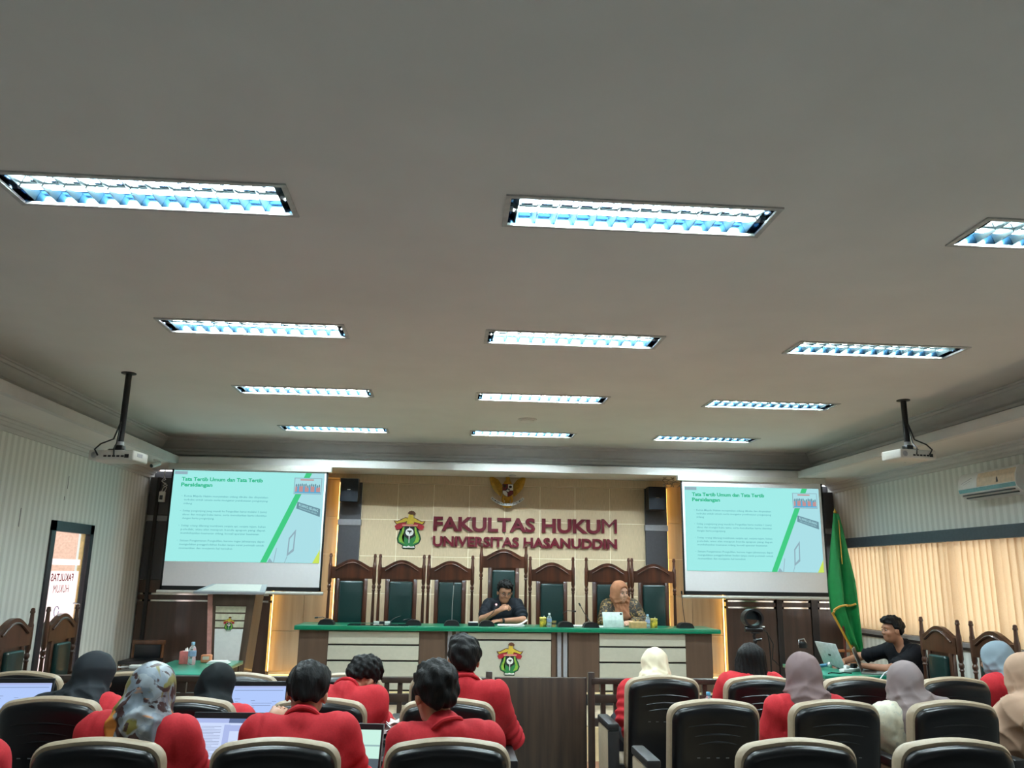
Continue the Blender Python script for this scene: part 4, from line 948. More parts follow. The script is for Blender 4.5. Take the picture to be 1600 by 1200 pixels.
t = thing('snack_packet', 'small orange and cream packet behind the bottle on the green table', 'packet', (-2.30, 8.52, TZ)); bx('packet_body', (-0.05, -0.03, 0), (0.05, 0.03, 0.075), mat('packet_orange', srgb(200, 130, 90)), t, 0.012, 3); bx('packet_label', (-0.03, -0.032, 0.03), (0.03, -0.029, 0.06), M['cream'], t)
t = thing('napkin_pile', 'flat white napkin pile on the green table, right of the bottle', 'napkins', (-2.17, 8.48, TZ))
for i in range(3): bx('napkin', (-0.10 + 0.01 * i, -0.07, 0.008 * i), (0.10 - 0.012 * i, 0.07 - 0.01 * i, 0.008 * i + 0.008), M['paper'], t, 0.003, 1)
t = thing('cable_adapter', 'white adapter with cable lying on the dark left table', 'adapter', (-2.775, 8.0, TZ)); bx('adapter_body', (-0.05, -0.03, 0), (0.05, 0.03, 0.03), M['white'], t, 0.006); b = MB(); b.tube([(-0.05, 0, 0.01), (-0.1, 0.04, 0.008), (-0.15, 0.0, 0.008), (-0.17, 0.06, 0.008)], 0.006, 6); b.build('adapter_cord', M['white'], t, True)
# plain chair in the corner
t = thing('guest_chair', 'plain brown wooden chair with black back in the left corner', 'chair', (-3.52, 10.3, STZ), math.radians(0))
gw = wood('guest_wood', srgb(110, 70, 44), srgb(88, 54, 34))
for sx in (-1, 1):
    b = MB(); b.tube([(sx * 0.17, 0.18, 0), (sx * 0.17, 0.17, 0.25), (sx * 0.165, 0.2, 0.50)], 0.018, 6); b.build('back_post', gw, t, True); bx('front_leg', (sx * 0.17 - 0.018, -0.2, 0), (sx * 0.17 + 0.018, -0.165, 0.30), gw, t, 0.003)
bx('top_rail', (-0.19, 0.18, 0.46), (0.19, 0.215, 0.51), gw, t, 0.005); bx('back_panel', (-0.15, 0.165, 0.30), (0.15, 0.195, 0.46), M['black'], t, 0.005); bx('seat', (-0.19, -0.21, 0.27), (0.19, 0.19, 0.31), M['black'], t, 0.01)

# ---- right table: laptops, microphone, adapters
def laptop(name, label, loc, rz, lid, screen=None, w=0.33, d=0.22, ang=105, fn=None):
    t = thing(name, label, 'laptop', loc, rz)     # user sits at -y, screen faces -y
    bx('keyboard_base', (-w / 2, -d / 2, 0), (w / 2, d / 2, 0.016), lid, t, 0.004)
    bx('keyboard', (-w / 2 + 0.02, -0.02, 0.0158), (w / 2 - 0.02, d / 2 - 0.02, 0.0172), M['black'], t)
    R_ = Matrix.Rotation(math.radians(-(ang - 90)), 3, 'X'); hp = Vector((0, d / 2, 0.016))
    b = MB(); b.box((-w / 2, d / 2 - 0.004, 0.016), (w / 2, d / 2 + 0.004, 0.016 + d), 0.003, 2, R_, hp); l = b.build('lid', lid, t, True)
    b = MB(); b.box((-w / 2 + 0.004, d / 2 - 0.0052, 0.02), (w / 2 - 0.004, d / 2 - 0.0038, 0.012 + d), 0, 1, R_, hp); b.build('bezel', M['black'], l)
    if screen:
        def sq(x0, z0, x1, z1, m, dd, nm):
            b = MB(); b.box((-w / 2 + 0.012 + x0 * (w - 0.024), d / 2 - 0.0056 - dd, 0.032 + z0 * (d - 0.044)), (-w / 2 + 0.012 + x1 * (w - 0.024), d / 2 - 0.0052 - dd, 0.032 + z1 * (d - 0.044)), 0, 1, R_, hp); return b.build(nm, m, l)
        sq(0, 0, 1, 1, screen, 0, 'display')
        if fn: fn(sq)
    return t, R_, hp
lw = mat('laptop_silver', srgb(205, 208, 210), rough=0.35); lg = mat('laptop_grey', srgb(120, 124, 122), rough=0.45); lb = mat('laptop_dark', srgb(46, 48, 54), rough=0.45)
t, R_, hp = laptop('laptop', 'open white laptop on the right green table, lid back towards the hall', (4.03, 8.43, TZ), math.radians(90 + 8), lw, w=0.36, d=0.25, ang=112)
b = MB(); b.box((-0.022, hp.y + 0.004, 0.13), (0.022, hp.y + 0.0055, 0.15), 0, 1, R_, hp); b.build('lid_mark', M['black'], [c for c in t.children if c.name.startswith('lid')][0])
laptop('laptop', 'grey laptop open on the right green table, nearest the man in black polo', (4.10, 7.99, TZ), math.radians(60), lg, w=0.31, d=0.22, ang=108)
t = thing('handheld_microphone', 'silver ball microphone with blue grip on the right green table', 'microphone', (3.80, 8.30, TZ)); b = MB(); b.sphere((0, 0, 0.045), 0.028); b.build('grille_ball', M['silver'], t, True); b = MB(); b.cyl((-0.02, 0.01, 0.043), (-0.14, 0.05, 0.02), 0.018, 0.012, 12); b.build('grip', mat('mic_blue', srgb(50, 110, 140), rough=0.4), t, True); b = MB(); b.tube([(0.02, -0.02, 0.04), (0.08, -0.1, 0.01), (0.14, -0.06, 0.008), (0.1, 0.04, 0.008)], 0.005, 6); b.build('cable', M['black'], t, True)
t = thing('power_strip', 'white power strip with plugs between the two laptops', 'power strip', (3.92, 8.12, TZ), 0.5); bx('strip_body', (-0.13, -0.03, 0), (0.13, 0.03, 0.03), M['white'], t, 0.006); bx('plug', (0.03, -0.02, 0.03), (0.09, 0.02, 0.075), M['black'], t, 0.006); bx('plug', (-0.08, -0.018, 0.03), (-0.03, 0.018, 0.06), M['white'], t, 0.006)
t = thing('camera_cable', 'black cable looped over the front of the right green table', 'cable', (3.60, 7.9, TZ)); b = MB(); b.tube([(0, 0, 0.006), (0.06, 0.08, 0.006), (0.12, 0.02, 0.006), (0.2, 0.1, 0.006), (0.24, 0.03, 0.006)], 0.006, 6); b.build('cable_run', M['black'], t, True)
t = thing('thermos', 'grey steel flask with black handle lid before the right door panels', 'flask', (4.05, 9.5, STZ)); 
b = MB(); b.lathe([(0.001, 0), (0.055, 0.0), (0.058, 0.01), (0.058, 0.52), (0.045, 0.56), (0.04, 0.57)], n=18); b.build('flask_body', mat('flask_grey', srgb(170, 172, 166), rough=0.45, metal=0.0), t, True); b = MB(); b.lathe([(0.047, 0.565), (0.048, 0.62), (0.03, 0.635)], n=16); b.build('flask_lid', M['black'], t, True); b = MB(); b.tube([(-0.045, 0, 0.60), (-0.04, 0, 0.655), (0.02, 0, 0.665), (0.045, 0, 0.61)], 0.008, 8); b.build('flask_handle', M['silver'], t, True)
t = thing('side_gooseneck', 'thin silver gooseneck on the dark table before the right court chairs', 'microphone', (3.72, 7.2, TZ)); bx('stand_foot', (-0.06, -0.04, 0), (0.06, 0.04, 0.025), M['band'], t, 0.006); b = MB(); b.tube([(0, 0, 0.02), (0.06, 0, 0.09), (0.14, 0, 0.13), (0.2, 0, 0.135)], 0.005, 6); b.build('neck', M['silver'], t, True)

# ---- streaming camera on tripod
t = thing('camera_tripod', 'black streaming camera with round hood on a tripod behind the long-haired woman', 'camera', (2.80, 7.6, 0))
b = MB(); b.tube([(0, 0, 0.72), (0, 0, 1.06)], 0.013, 10); b.build('column', M['black'], t, True)
for a in (20, 140, 260):
    r = math.radians(a); b = MB(); b.tube([(0.02 * math.cos(r), 0.02 * math.sin(r), 0.78), (0.30 * math.cos(r), 0.30 * math.sin(r), 0.012)], 0.012, 8); b.build('leg', M['black'], t, True)
b = MB(); b.sphere((0, 0, 1.075), (0.02, 0.02, 0.024)); b.cyl((0.0, -0.0, 1.08), (0.05, -0.03, 1.09), 0.012, n=8); b.tube([(0, 0, 1.08), (-0.01, 0, 1.12), (0, 0, 1.14)], 0.014, 8); b.build('ball_head', M['black'], t, True)
bx('quick_plate', (-0.035, -0.03, 1.14), (0.035, 0.03, 1.152), M['black'], t, 0.003)
b = MB(); b.cyl((-0.09, 0.0, 1.178), (0.06, -0.02, 1.178), 0.028, n=14); b.build('camera_body', M['black'], t, True)
b = MB()
N = 28
rings = []
for (r, y) in ((0.092, -0.05), (0.092, 0.05), (0.072, 0.05), (0.072, -0.05)):
    rings.append([b.bm.verts.new((-0.02 + r * math.cos(2 * math.pi * k / N), y, 1.275 + r * 0.88 * math.sin(2 * math.pi * k / N))) for k in range(N)])
for i in range(4):
    A, B_ = rings[i], rings[(i + 1) % 4]
    for k in range(N): b.bm.faces.new((A[k], A[(k + 1) % N], B_[(k + 1) % N], B_[k]))
b.build('round_hood', M['black'], t, True)
b = MB(); b.prism([(-0.02 + 0.073 * math.cos(a), 1.275 + 0.064 * math.sin(a)) for a in np.linspace(-0.3, math.pi + 0.1, 18)], (0, 0.03, 0), (1, 0, 0), (0, 0, 1), 0.004); b.build('hood_glass', mat('hood_teal', srgb(40, 58, 66), rough=0.1), t)
bx('hot_shoe', (0.03, -0.03, 1.196), (0.085, 0.01, 1.206), M['white'], t, 0.002)
b = MB(); b.tube([(0.06, -0.02, 1.18), (0.11, -0.02, 1.15), (0.13, 0, 1.05), (0.135, 0, 0.9), (0.15, 0.05, 0.7)], 0.006, 6); b.build('cable', M['black'], t, True)
b = MB(); b.tube([(0.06, 0.0, 1.19), (0.12, 0.0, 1.14), (0.165, 0, 1.05), (0.15, 0, 0.92), (0.25, 0.05, 0.84), (0.4, 0.1, 0.7)], 0.006, 6); b.build('cable', M['black'], t, True)

# ---- flag
t = thing('flag_stand', 'green flag with gold fringe hanging on its pole by the right screen', 'flag', (4.56, 9.5, STZ))
b = MB(); b.cyl((0, 0.03, 0), (0, 0.03, 2.10), 0.014, n=10); b.build('pole', mat('pole_red_brown', srgb(100, 44, 34), rough=0.4), t, True)
b = MB(); b.lathe([(0.16, 0), (0.16, 0.03), (0.06, 0.05), (0.04, 0.12), (0.03, 0.14)], (0, 0.03, 0), n=20); b.build('base', wood('flag_wood', srgb(166, 104, 56), srgb(130, 78, 42)), t, True)
b = MB(); b.lathe([(0.012, 2.09), (0.02, 2.11), (0.006, 2.14), (0.001, 2.17)], (0, 0.03, 0), n=10); b.build('finial', M['gold'], t, True)
bx('stand_post', (0.06, 0.02, 0.03), (0.16, 0.05, 0.60), wood('flag_wood', srgb(166, 104, 56), srgb(130, 78, 42)), t, 0.004)
bx('stand_rail', (-0.12, 0.02, 0.52), (0.10, 0.05, 0.55), wood('flag_wood', srgb(166, 104, 56), srgb(130, 78, 42)), t, 0.003)
def flag_pt(u, v):
    # v: 1 top .. 0 bottom ; u across the gathered cloth
    z = 2.09 - (1 - v) * 1.55
    w_ = min(1.0, (1 - v) * 2.0); Lw = -0.035 - 0.105 * w_; Rw = 0.025 + 0.11 * w_ ** 0.8 + 0.03 * (1 - v)
    if v < 0.28: Lw += (0.28 - v) * 0.75
    x = Lw + (Rw - Lw) * u
    y = 0.0 + 0.05 * math.sin(u * 11 + v * 2) * min(1, (1 - v) * 2) + 0.02 * math.sin(u * 23 + 1) * (1 - v)
    return (x, y, z + 0.05 * math.sin(u * 6) * (1 - v))
gm = mat('flag_green', srgb(18, 132, 66), rough=0.6, noise=0.06, scale=14)
b = MB(); b.grid(lambda u, v: flag_pt(u, v), 48, 30); o = b.build('flag_cloth', gm, t, True)
sm_ = o.modifiers.new('thick', 'SOLIDIFY'); sm_.thickness = 0.004
fr = MB()
fr.tube([Vector(flag_pt(0.0, v)) + Vector((-0.004, -0.035, 0)) for v in np.linspace(0.27, 0.0, 10)], 0.013, 6)
fr.tube([Vector(flag_pt(u, 0.27 + 0.10 * u)) + Vector((0, -0.07, 0)) for u in np.linspace(0.0, 0.85, 12)], 0.014, 6)
fr.build('gold_fringe', mat('fringe_gold', srgb(196, 150, 50), rough=0.5), t, True)
fr = MB(); fr.tube([Vector(flag_pt(0.45 + 0.1 * (1 - v), v)) + Vector((0, -0.06, 0)) for v in np.linspace(0.95, 0.62, 8)], 0.005, 6); fr.build('gold_cord', mat('fringe_gold', srgb(196, 150, 50), rough=0.5), t, True)

# ------------------------------------------------------------------ rail and gate between hall and court
RY = 6.5
def rail_section(x0, x1, label, group=None):
    t = thing('rail_fence', label, 'railing', (0, RY, 0), 0, 'wooden rail sections')
    bx('top_rail', (x0, -0.035, 0.835), (x1, 0.035, 0.875), M['rail'], t, 0.004); bx('middle_rail', (x0, -0.02, 0.70), (x1, 0.02, 0.758), M['rail'], t, 0.003)
    bx('lower_rail', (x0, -0.02, 0.535), (x1, 0.02, 0.592), M['rail'], t, 0.003); bx('bottom_rail', (x0, -0.02, 0.06), (x1, 0.02, 0.12), M['rail'], t, 0.003)
    n = int((x1 - x0 - 0.08) / 0.098)
    for i in range(n):
        x = x0 + 0.088 + 0.098 * i
        bx('baluster', (x - 0.018, -0.016, 0.11), (x + 0.018, 0.016, 0.84), M['rail'], t)
    for x in (x0, x1): bx('post', (x - 0.024, -0.024, 0), (x + 0.024, 0.024, 0.917), M['rail'], t, 0.004)
    return t
rail_section(-3.75, 0.33, 'dark wooden rail with balusters left of the panelled gate')
rail_section(1.105, 3.6, 'dark wooden rail with balusters right of the panelled gate')
t = thing('court_gate', 'solid dark walnut gate panel standing in the aisle between rail posts', 'gate', (0, RY, 0))
bx('gate_panel', (0.372, -0.02, 0.03), (1.060, 0.02, 0.878), M['gatewood'], t, 0.003); bx('gate_edge', (1.060, -0.021, 0.03), (1.066, 0.021, 0.879), M['darkbar'], t)
for z in (0.2, 0.75): b = MB(); b.cyl((0.365, 0, z - 0.03), (0.365, 0, z + 0.03), 0.010, n=8); b.build('hinge', M['silver'], t)
# ------------------------------------------------------------------ auditorium chairs
def outline(w, z0, z1, r, crown, n=6):
    """rounded outline (x,z) with a gently arched top"""
    pts = []
    def arc(cx, cz, a0, a1, rr):
        for k in range(n + 1):
            a = a0 + (a1 - a0) * k / n; pts.append((cx + rr * math.cos(a), cz + rr * math.sin(a)))
    arc(-w + r * 0.5, z0 + r * 0.5, math.pi, 1.5 * math.pi, r * 0.5)
    arc(w - r * 0.5, z0 + r * 0.5, -math.pi / 2, 0, r * 0.5)
    arc(w - r, z1 - r, 0, math.pi / 2 - 0.12, r)
    for k in range(1, 8):
        x = (w - r) * (1 - 2 * k / 8.0); pts.append((x, z1 + crown * (1 - (x / (w - r)) ** 2)))
    arc(-w + r, z1 - r, math.pi / 2 + 0.12, math.pi, r)
    return pts
def loft(b, rings, shear):
    R = [[b.bm.verts.new((x, y + shear(z), z)) for x, z, y in r] for r in rings]
    n = len(R[0])
    for A, B in zip(R, R[1:]):
        for k in range(n): b.bm.faces.new((A[k], A[(k + 1) % n], B[(k + 1) % n], B[k]))
    b.bm.faces.new(R[0][::-1]); b.bm.faces.new(R[-1])
def inset(pts, d, c):
    # shrink towards centre c by distance d (per axis)
    out = []
    zs = [p[1] for p in pts]; xm = max(p[0] for p in pts); zl, zh = min(zs), max(zs); zc = (zl + zh) / 2; hz = (zh - zl) / 2
    return [(x * (xm - d) / xm, zc + (z - zc) * (hz - d) / hz) for x, z in pts]
def shear(z): return (1.0 - z) * 0.13
def hall_chair():
    t = thing('auditorium_chair', 'x', 'chair', (0, 0, 0), 0, 'auditorium chairs')
    o = outline(0.243, 0.43, 0.995, 0.075, 0.018)
    b = MB(); loft(b, [[(x, z, y) for x, z in inset(o, d, 0)] for d, y in ((0.03, 0.022), (0.008, 0.028), (0.0, 0.045), (0.0, 0.075), (0.008, 0.098), (0.03, 0.11), (0.08, 0.12))], shear); b.build('backrest', M['tan'], t, True)
    o2 = outline(0.226, 0.40, 0.974, 0.066, 0.018)
    b = MB(); loft(b, [[(x, z, y) for x, z in inset(o2, d, 0)] for d, y in ((0.0, 0.04), (0.0, 0.012), (0.004, 0.002), (0.014, -0.010), (0.032, -0.018), (0.06, -0.021))], shear); b.build('back_shell', M['shell'], t, True)
    for i, (w, z) in enumerate(((0.150, 0.885), (0.118, 0.838), (0.098, 0.800))):
        b = MB(); b.tube([(w * u, -0.0205 + shear(z), z + 0.012 * (1 - u * u)) for u in np.linspace(-1, 1, 11)], [0.0022 + 0.0045 * (1 - abs(u)) for u in np.linspace(-1, 1, 11)], 6); b.build('shell_ridge', M['shell'], t, True)
    b = MB()
    for i in range(5):
        x = -0.10 + 0.05 * i; b.box((x - 0.008, -0.0235 + shear(0.735), 0.733), (x + 0.008, -0.018 + shear(0.735), 0.737))
    b.build('vent_slots', M['slot'], t)
    b = MB(); b.box((-0.235, 0.10, 0.36), (0.235, 0.56, 0.46), 0.03, 3); b.build('seat', M['tan'], t, True)
    bx('seat_pan', (-0.21, 0.12, 0.325), (0.21, 0.50, 0.365), M['shell'], t, 0.01)
    arm(t, -0.325)
    return t
def arm(t, x):
    b = MB(); b.box((x - 0.037, 0.035, 0.675), (x + 0.037, 0.42, 0.72), 0.012, 2); b.build('armrest', M['rubber'], t, True)
    bx('arm_panel', (x - 0.034, 0.055, 0.10), (x + 0.034, 0.40, 0.672), M['tan'], t, 0.008)
    bx('arm_edge', (x - 0.035, 0.042, 0.06), (x + 0.035, 0.060, 0.674), M['rubber'], t, 0.004)
    bx('foot', (x - 0.045, 0.03, 0), (x + 0.045, 0.44, 0.10), M['rubber'], t, 0.008)
    s = 1 if x < 0 else -1
    bx('back_bracket', (x + s * 0.034, 0.12, 0.40), (x + s * 0.12, 0.16, 0.46), M['rubber'], t)
def tablet_arm(t, x, y, z=0.735, w=0.30, d=0.26):
    bx('writing_tablet', (x - w / 2, y - d / 2, z), (x + w / 2, y + d / 2, z + 0.018), M['rubber'], t, 0.006)
    b = MB(); b.tube([(-0.325 if x < 0.15 else 0.325, 0.30, 0.70), (x, y, z)], 0.012, 8); b.build('tablet_support', M['rubber'], t, True)
CH = {}
proto = None
ROWS = {'A': 5.45, 'B': 4.40, 'C': 3.35}
LCOL = [-2.58, -1.93, -1.28, -0.63, 0.02]; RCOL = [1.40, 2.05, 2.70, 3.36, 4.01]
LAB = {
 ('C', 1): 'auditorium chair of the person at the bottom left corner', ('C', 2): 'nearest row auditorium chair behind the woman in the patterned scarf', ('C', 3): 'nearest row auditorium chair behind the broad red back of the bowed man',
 ('C', 4): 'nearest row auditorium chair by the aisle behind the short-haired man', ('C', 5): 'nearest row auditorium chair right of the aisle with no one in it', ('C', 6): 'nearest row auditorium chair at the bottom right corner, empty',
 ('B', 0): 'auditorium chair at the left edge with a lit laptop', ('B', 1): 'auditorium chair at left behind the woman in the dark grey scarf', ('B', 2): 'auditorium chair behind the woman in the plain black scarf',
 ('B', 3): 'auditorium chair behind the man with bowed head in the middle row', ('B', 4): 'auditorium chair behind the upright man turning to the gate', ('B', 5): 'empty auditorium chair right of the aisle, middle row, with cream armrest panel',
 ('B', 6): 'auditorium chair with the woman in the mauve scarf leaning left', ('B', 7): 'auditorium chair right of the woman in grey scarf and cream top', ('B', 8): 'auditorium chair of the woman in the beige scarf',
 ('A', 0): 'empty front row auditorium chair at the left edge', ('A', 1): 'empty front row auditorium chair beyond the dark grey scarf', ('A', 2): 'empty front row auditorium chair beyond the blue lit laptop', ('A', 3): 'empty front row auditorium chair beyond the man with bowed head',
 ('A', 4): 'empty front row auditorium chair hidden behind the upright man by the gate', ('A', 5): 'front row auditorium chair of the person in the cream scarf', ('A', 6): 'front row auditorium chair of the woman with long black hair',
 ('A', 7): 'empty front row auditorium chair between the mauve and grey scarves', ('A', 8): 'empty front row auditorium chair beside the pale blue scarf', ('A', 9): 'front row auditorium chair of the woman in the pale blue scarf'}
for (r, i), lab in LAB.items():
    x = (LCOL + RCOL)[i]; y = ROWS[r]
    if proto is None:
        proto = hall_chair(); c = proto; c.location = (x, y, 0)
    else:
        c = copy_tree(proto, (x, y, 0))
    c['label'] = lab.replace('auditorium chair', 'black tan chair'); CH[(r, i)] = c
for r, i in (('C', 4), ('B', 4), ('A', 4), ('C', 6), ('B', 8), ('A', 9)): arm(CH[(r, i)], 0.325)
# aisle chairs of the right block, and laptops on writing tablets
tablet_arm(CH[('B', 3)], -0.46, 0.70); tablet_arm(CH[('C', 3)], -0.37, 0.58); tablet_arm(CH[('C', 4)], -0.42, 0.55, 0.70); tablet_arm(CH[('B', 1)], -0.51, 0.78); tablet_arm(CH[('B', 4)], -0.36, 0.50, 0.735, 0.2, 0.24)

def doc(kind):
    pagew = emat('screen_page', (0.62, 0.72, 0.98, 1), 0.40); tx = emat('screen_ink', (0.22, 0.27, 0.42, 1), 0.3); bar = emat('screen_bar', (0.16, 0.22, 0.42, 1), 0.3); ui = emat('screen_ui', (0.42, 0.50, 0.82, 1), 0.4)
    def f(sq):
        if kind == 'two':
            sq(0, 0, 0.5, 1, pagew, 0.0002, 'document'); sq(0.5, 0, 1, 0.9, pagew, 0.0002, 'document'); sq(0.5, 0.9, 1, 1, bar, 0.0004, 'title_bar'); sq(0, 0.9, 0.5, 1.0, ui, 0.0004, 'title_bar')
            sq(0.44, 0.03, 0.53, 0.86, ui, 0.0004, 'side_bar'); sq(0, 0, 1, 0.04, bar, 0.0006, 'task_bar'); sq(0.53, 0.72, 1, 0.85, ui, 0.0004, 'tool_bar')
            for i in range(22): sq(0.1, 0.12 + 0.033 * i, 0.1 + (0.30 if i % 4 else 0.2), 0.127 + 0.033 * i, tx, 0.0006, 'text_line')
            for i in range(4): sq(0.62, 0.32 + 0.05 * i, 0.62 + (0.32 if i else 0.2), 0.33 + 0.05 * i, tx, 0.0006, 'text_line')
        else:
            sq(0, 0.93, 1, 1.0, ui, 0.0004, 'title_bar'); sq(0.04, 0.86, 0.96, 0.875, tx, 0.0006, 'tool_bar')
            for i, (a, b_, z) in enumerate(((0.36, 0.44, 0.55), (0.76, 0.84, 0.52), (0.38, 0.76, 0.47), (0.38, 0.74, 0.40), (0.05, 0.16, 0.60), (0.06, 0.12, 0.52), (0.40, 0.44, 0.35))): sq(a, z, b_, z + 0.012, tx, 0.0006, 'text_line')
    return f
page = emat('laptop_page', (0.42, 0.56, 0.92, 1), 0.42)
laptop('laptop', 'dark laptop showing a pale blue page beside the plain black scarf', (-1.09, 5.11, 0.753), 0.03, lb, page, 0.33, 0.225, 100, doc('one'))
laptop('laptop', 'dark laptop with two documents open between patterned scarf and bowed man', (-0.99, 3.93, 0.753), -0.06, lb, page, 0.33, 0.235, 108, doc('two'))
laptop('laptop', 'laptop with a bright picture on screen beside the bowed man right arm', (-0.425, 3.90, 0.718), -0.12, lg, emat('picture_screen', (0.52, 0.78, 0.68, 1), 0.45), 0.27, 0.23, 108,
       lambda sq: (sq(0, 0.0, 1, 0.35, emat('picture_dark', (0.08, 0.10, 0.12, 1), 0.5), 0.0003, 'picture'), sq(0, 0.62, 1, 0.66, emat('picture_grey', (0.3, 0.45, 0.45, 1), 0.45), 0.0003, 'picture')))
laptop('laptop', 'dark laptop with pale lilac page at the left edge', (-2.47, 5.19, 0.753), 0.05, lb, page, 0.33, 0.225, 102, doc('one'))
t = thing('crumpled_papers', 'crumpled white papers on the armrest beside the bowed man in the middle row', 'papers', (-0.34, 4.90, 0.753))
for i in range(4):
    r_ = random.Random(20 + i); q = [[r_.uniform(-0.018, 0.018) for _ in range(7)] for _ in range(7)]
    b = MB(); b.grid(lambda u, v: ((u - 0.5) * 0.13 + 0.02 * i - 0.03, (v - 0.5) * 0.11 + 0.015 * i, 0.02 + 0.016 * i + q[int(v * 5)][int(u * 5)] * 0.8), 5, 5); b.build('paper_sheet', M['paper'], t)
bottle(1.735, 5.62, 0.72, 'blue capped water bottle standing on the front row armrest', 0.175, cap=mat('cap_blue', srgb(96, 176, 220), rough=0.4))

# ------------------------------------------------------------------ people: signed-distance figures turned into one continuous surface
class SDF:
    def __init__(s): s.p = []; s.c = []; s.disp = None
    def cap(s, a, b, ra, rb=None, k=0.03, neg=False):
        a = np.array(a, float); b = np.array(b, float); rb = ra if rb is None else rb; ba = b - a; L2 = max(ba @ ba, 1e-12)
        def f(P):
            t = np.clip(((P - a) @ ba) / L2, 0, 1); return np.linalg.norm(P - a - t[:, None] * ba, axis=1) - (ra + (rb - ra) * t)
        R = max(ra, rb); s._add(f, np.minimum(a, b) - R, np.maximum(a, b) + R, k, neg); return s
    def ell(s, c, r, Rm=None, k=0.03, neg=False):
        c = np.array(c, float); r = np.array(r, float); Rm = np.eye(3) if Rm is None else np.array(Rm)
        def f(P):
            q = (P - c) @ Rm; k0 = np.linalg.norm(q / r, axis=1); k1 = np.linalg.norm(q / (r * r), axis=1) + 1e-9; return k0 * (k0 - 1) / k1
        e = np.sqrt(((Rm * r) ** 2).sum(1)); s._add(f, c - e, c + e, k, neg); return s
    def plane(s, fn, k=0.01): s.c.append((fn, k)); return s
    def _add(s, f, lo, hi, k, neg): s.p.append((f, lo, hi, k, neg))
    def __call__(s, P):
        d = np.full(len(P), 0.5)
        for f, lo, hi, k, neg in s.p:
            m = np.all((P > lo - 0.08) & (P < hi + 0.08), axis=1)
            if not m.any(): continue
            a = d[m]; b = f(P[m])
            if neg:
                b = -b; h = np.clip(0.5 - 0.5 * (a - b) / k, 0, 1); d[m] = a * (1 - h) + b * h + k * h * (1 - h)
            else:
                h = np.clip(0.5 + 0.5 * (a - b) / k, 0, 1); d[m] = a * (1 - h) + b * h - k * h * (1 - h)
        for fn, k in s.c:
            b = fn(P); h = np.clip(0.5 - 0.5 * (d - b) / k, 0, 1); d = d * (1 - h) + b * h + k * h * (1 - h)
        if s.disp is not None:
            m = np.abs(d) < 0.06; d[m] += s.disp(P[m])
        return d
    def mesh(s, name, m, res, parent=None, smooth_it=1):
        lo = np.min([p[1] for p in s.p if not p[4]], axis=0) - 0.03; hi = np.max([p[2] for p in s.p if not p[4]], axis=0) + 0.03
        st = 4; n = np.ceil((hi - lo) / (res * st)).astype(int) + 1
        ax = [lo[i] + res * st * np.arange(n[i]) + res * (st - 1) / 2 for i in range(3)]
        G = np.stack(np.meshgrid(*ax, indexing='ij'), -1).reshape(-1, 3)
        cd = s(G).reshape(n); near = np.abs(cd) < res * st * 2.2
        F = np.repeat(np.repeat(np.repeat(cd, st, 0), st, 1), st, 2); Mk = np.repeat(np.repeat(np.repeat(near, st, 0), st, 1), st, 2)
        idx = np.argwhere(Mk); F[Mk] = s(lo + idx * res)
        N = F.shape; sg = F < 0
        c = [sg[i:N[0] - 1 + i, j:N[1] - 1 + j, k:N[2] - 1 + k] for i in (0, 1) for j in (0, 1) for k in (0, 1)]
        cnt = sum(x.astype(np.int8) for x in c); act = (cnt > 0) & (cnt < 8); A = np.argwhere(act)
        vid = np.full(act.shape, -1, np.int64); vid[act] = np.arange(len(A))
        sumv = np.zeros((len(A), 3)); num = np.zeros(len(A)); corners = np.array([(i, j, k) for i in (0, 1) for j in (0, 1) for k in (0, 1)])
        val = np.stack([F[A[:, 0] + i, A[:, 1] + j, A[:, 2] + k] for i, j, k in corners], 1)
        for a in range(8):
            for b in range(a + 1, 8):
                if np.abs(corners[a] - corners[b]).sum() != 1: continue
                cr = (val[:, a] < 0) != (val[:, b] < 0)
                t = val[cr, a] / (val[cr, a] - val[cr, b]); sumv[cr] += corners[a] + t[:, None] * (corners[b] - corners[a]); num[cr] += 1
        V = lo + (A + sumv / num[:, None]) * res
        faces = []
        for axis in range(3):
            o1, o2 = [(1, 2), (2, 0), (0, 1)][axis]
            sl0 = [slice(1, N[i] - 1) for i in range(3)]; sl0[axis] = slice(0, N[axis] - 1); sl1 = list(sl0); sl1[axis] = slice(1, N[axis])
            e0, e1 = sg[tuple(sl0)], sg[tuple(sl1)]; E = np.argwhere(e0 != e1); 
            if not len(E): continue
            base = np.ones(3, int); base[axis] = 0; E = E + base
            ins = sg[E[:, 0], E[:, 1], E[:, 2]]
            def vat(d1, d2):
                q = E.copy(); q[:, o1] -= d1; q[:, o2] -= d2; return vid[q[:, 0], q[:, 1], q[:, 2]]
            Q = np.stack([vat(1, 1), vat(0, 1), vat(0, 0), vat(1, 0)], 1); Q[~ins] = Q[~ins][:, ::-1]; faces.append(Q)
        Fq = np.concatenate(faces); Fq = Fq[(Fq >= 0).all(1)]
        # light Laplacian smoothing
        for _ in range(smooth_it):
            acc = np.zeros_like(V); ct = np.zeros(len(V))
            for a, b in ((0, 1), (1, 2), (2, 3), (3, 0)):
                np.add.at(acc, Fq[:, a], V[Fq[:, b]]); np.add.at(ct, Fq[:, a], 1); np.add.at(acc, Fq[:, b], V[Fq[:, a]]); np.add.at(ct, Fq[:, b], 1)
            V = V * 0.5 + 0.5 * acc / np.maximum(ct, 1)[:, None]
        me = bpy.data.meshes.new(name); me.vertices.add(len(V)); me.vertices.foreach_set('co', V.astype(np.float32).ravel())
        me.loops.add(Fq.size); me.loops.foreach_set('vertex_index', Fq.ravel().astype(np.int32)); me.polygons.add(len(Fq))
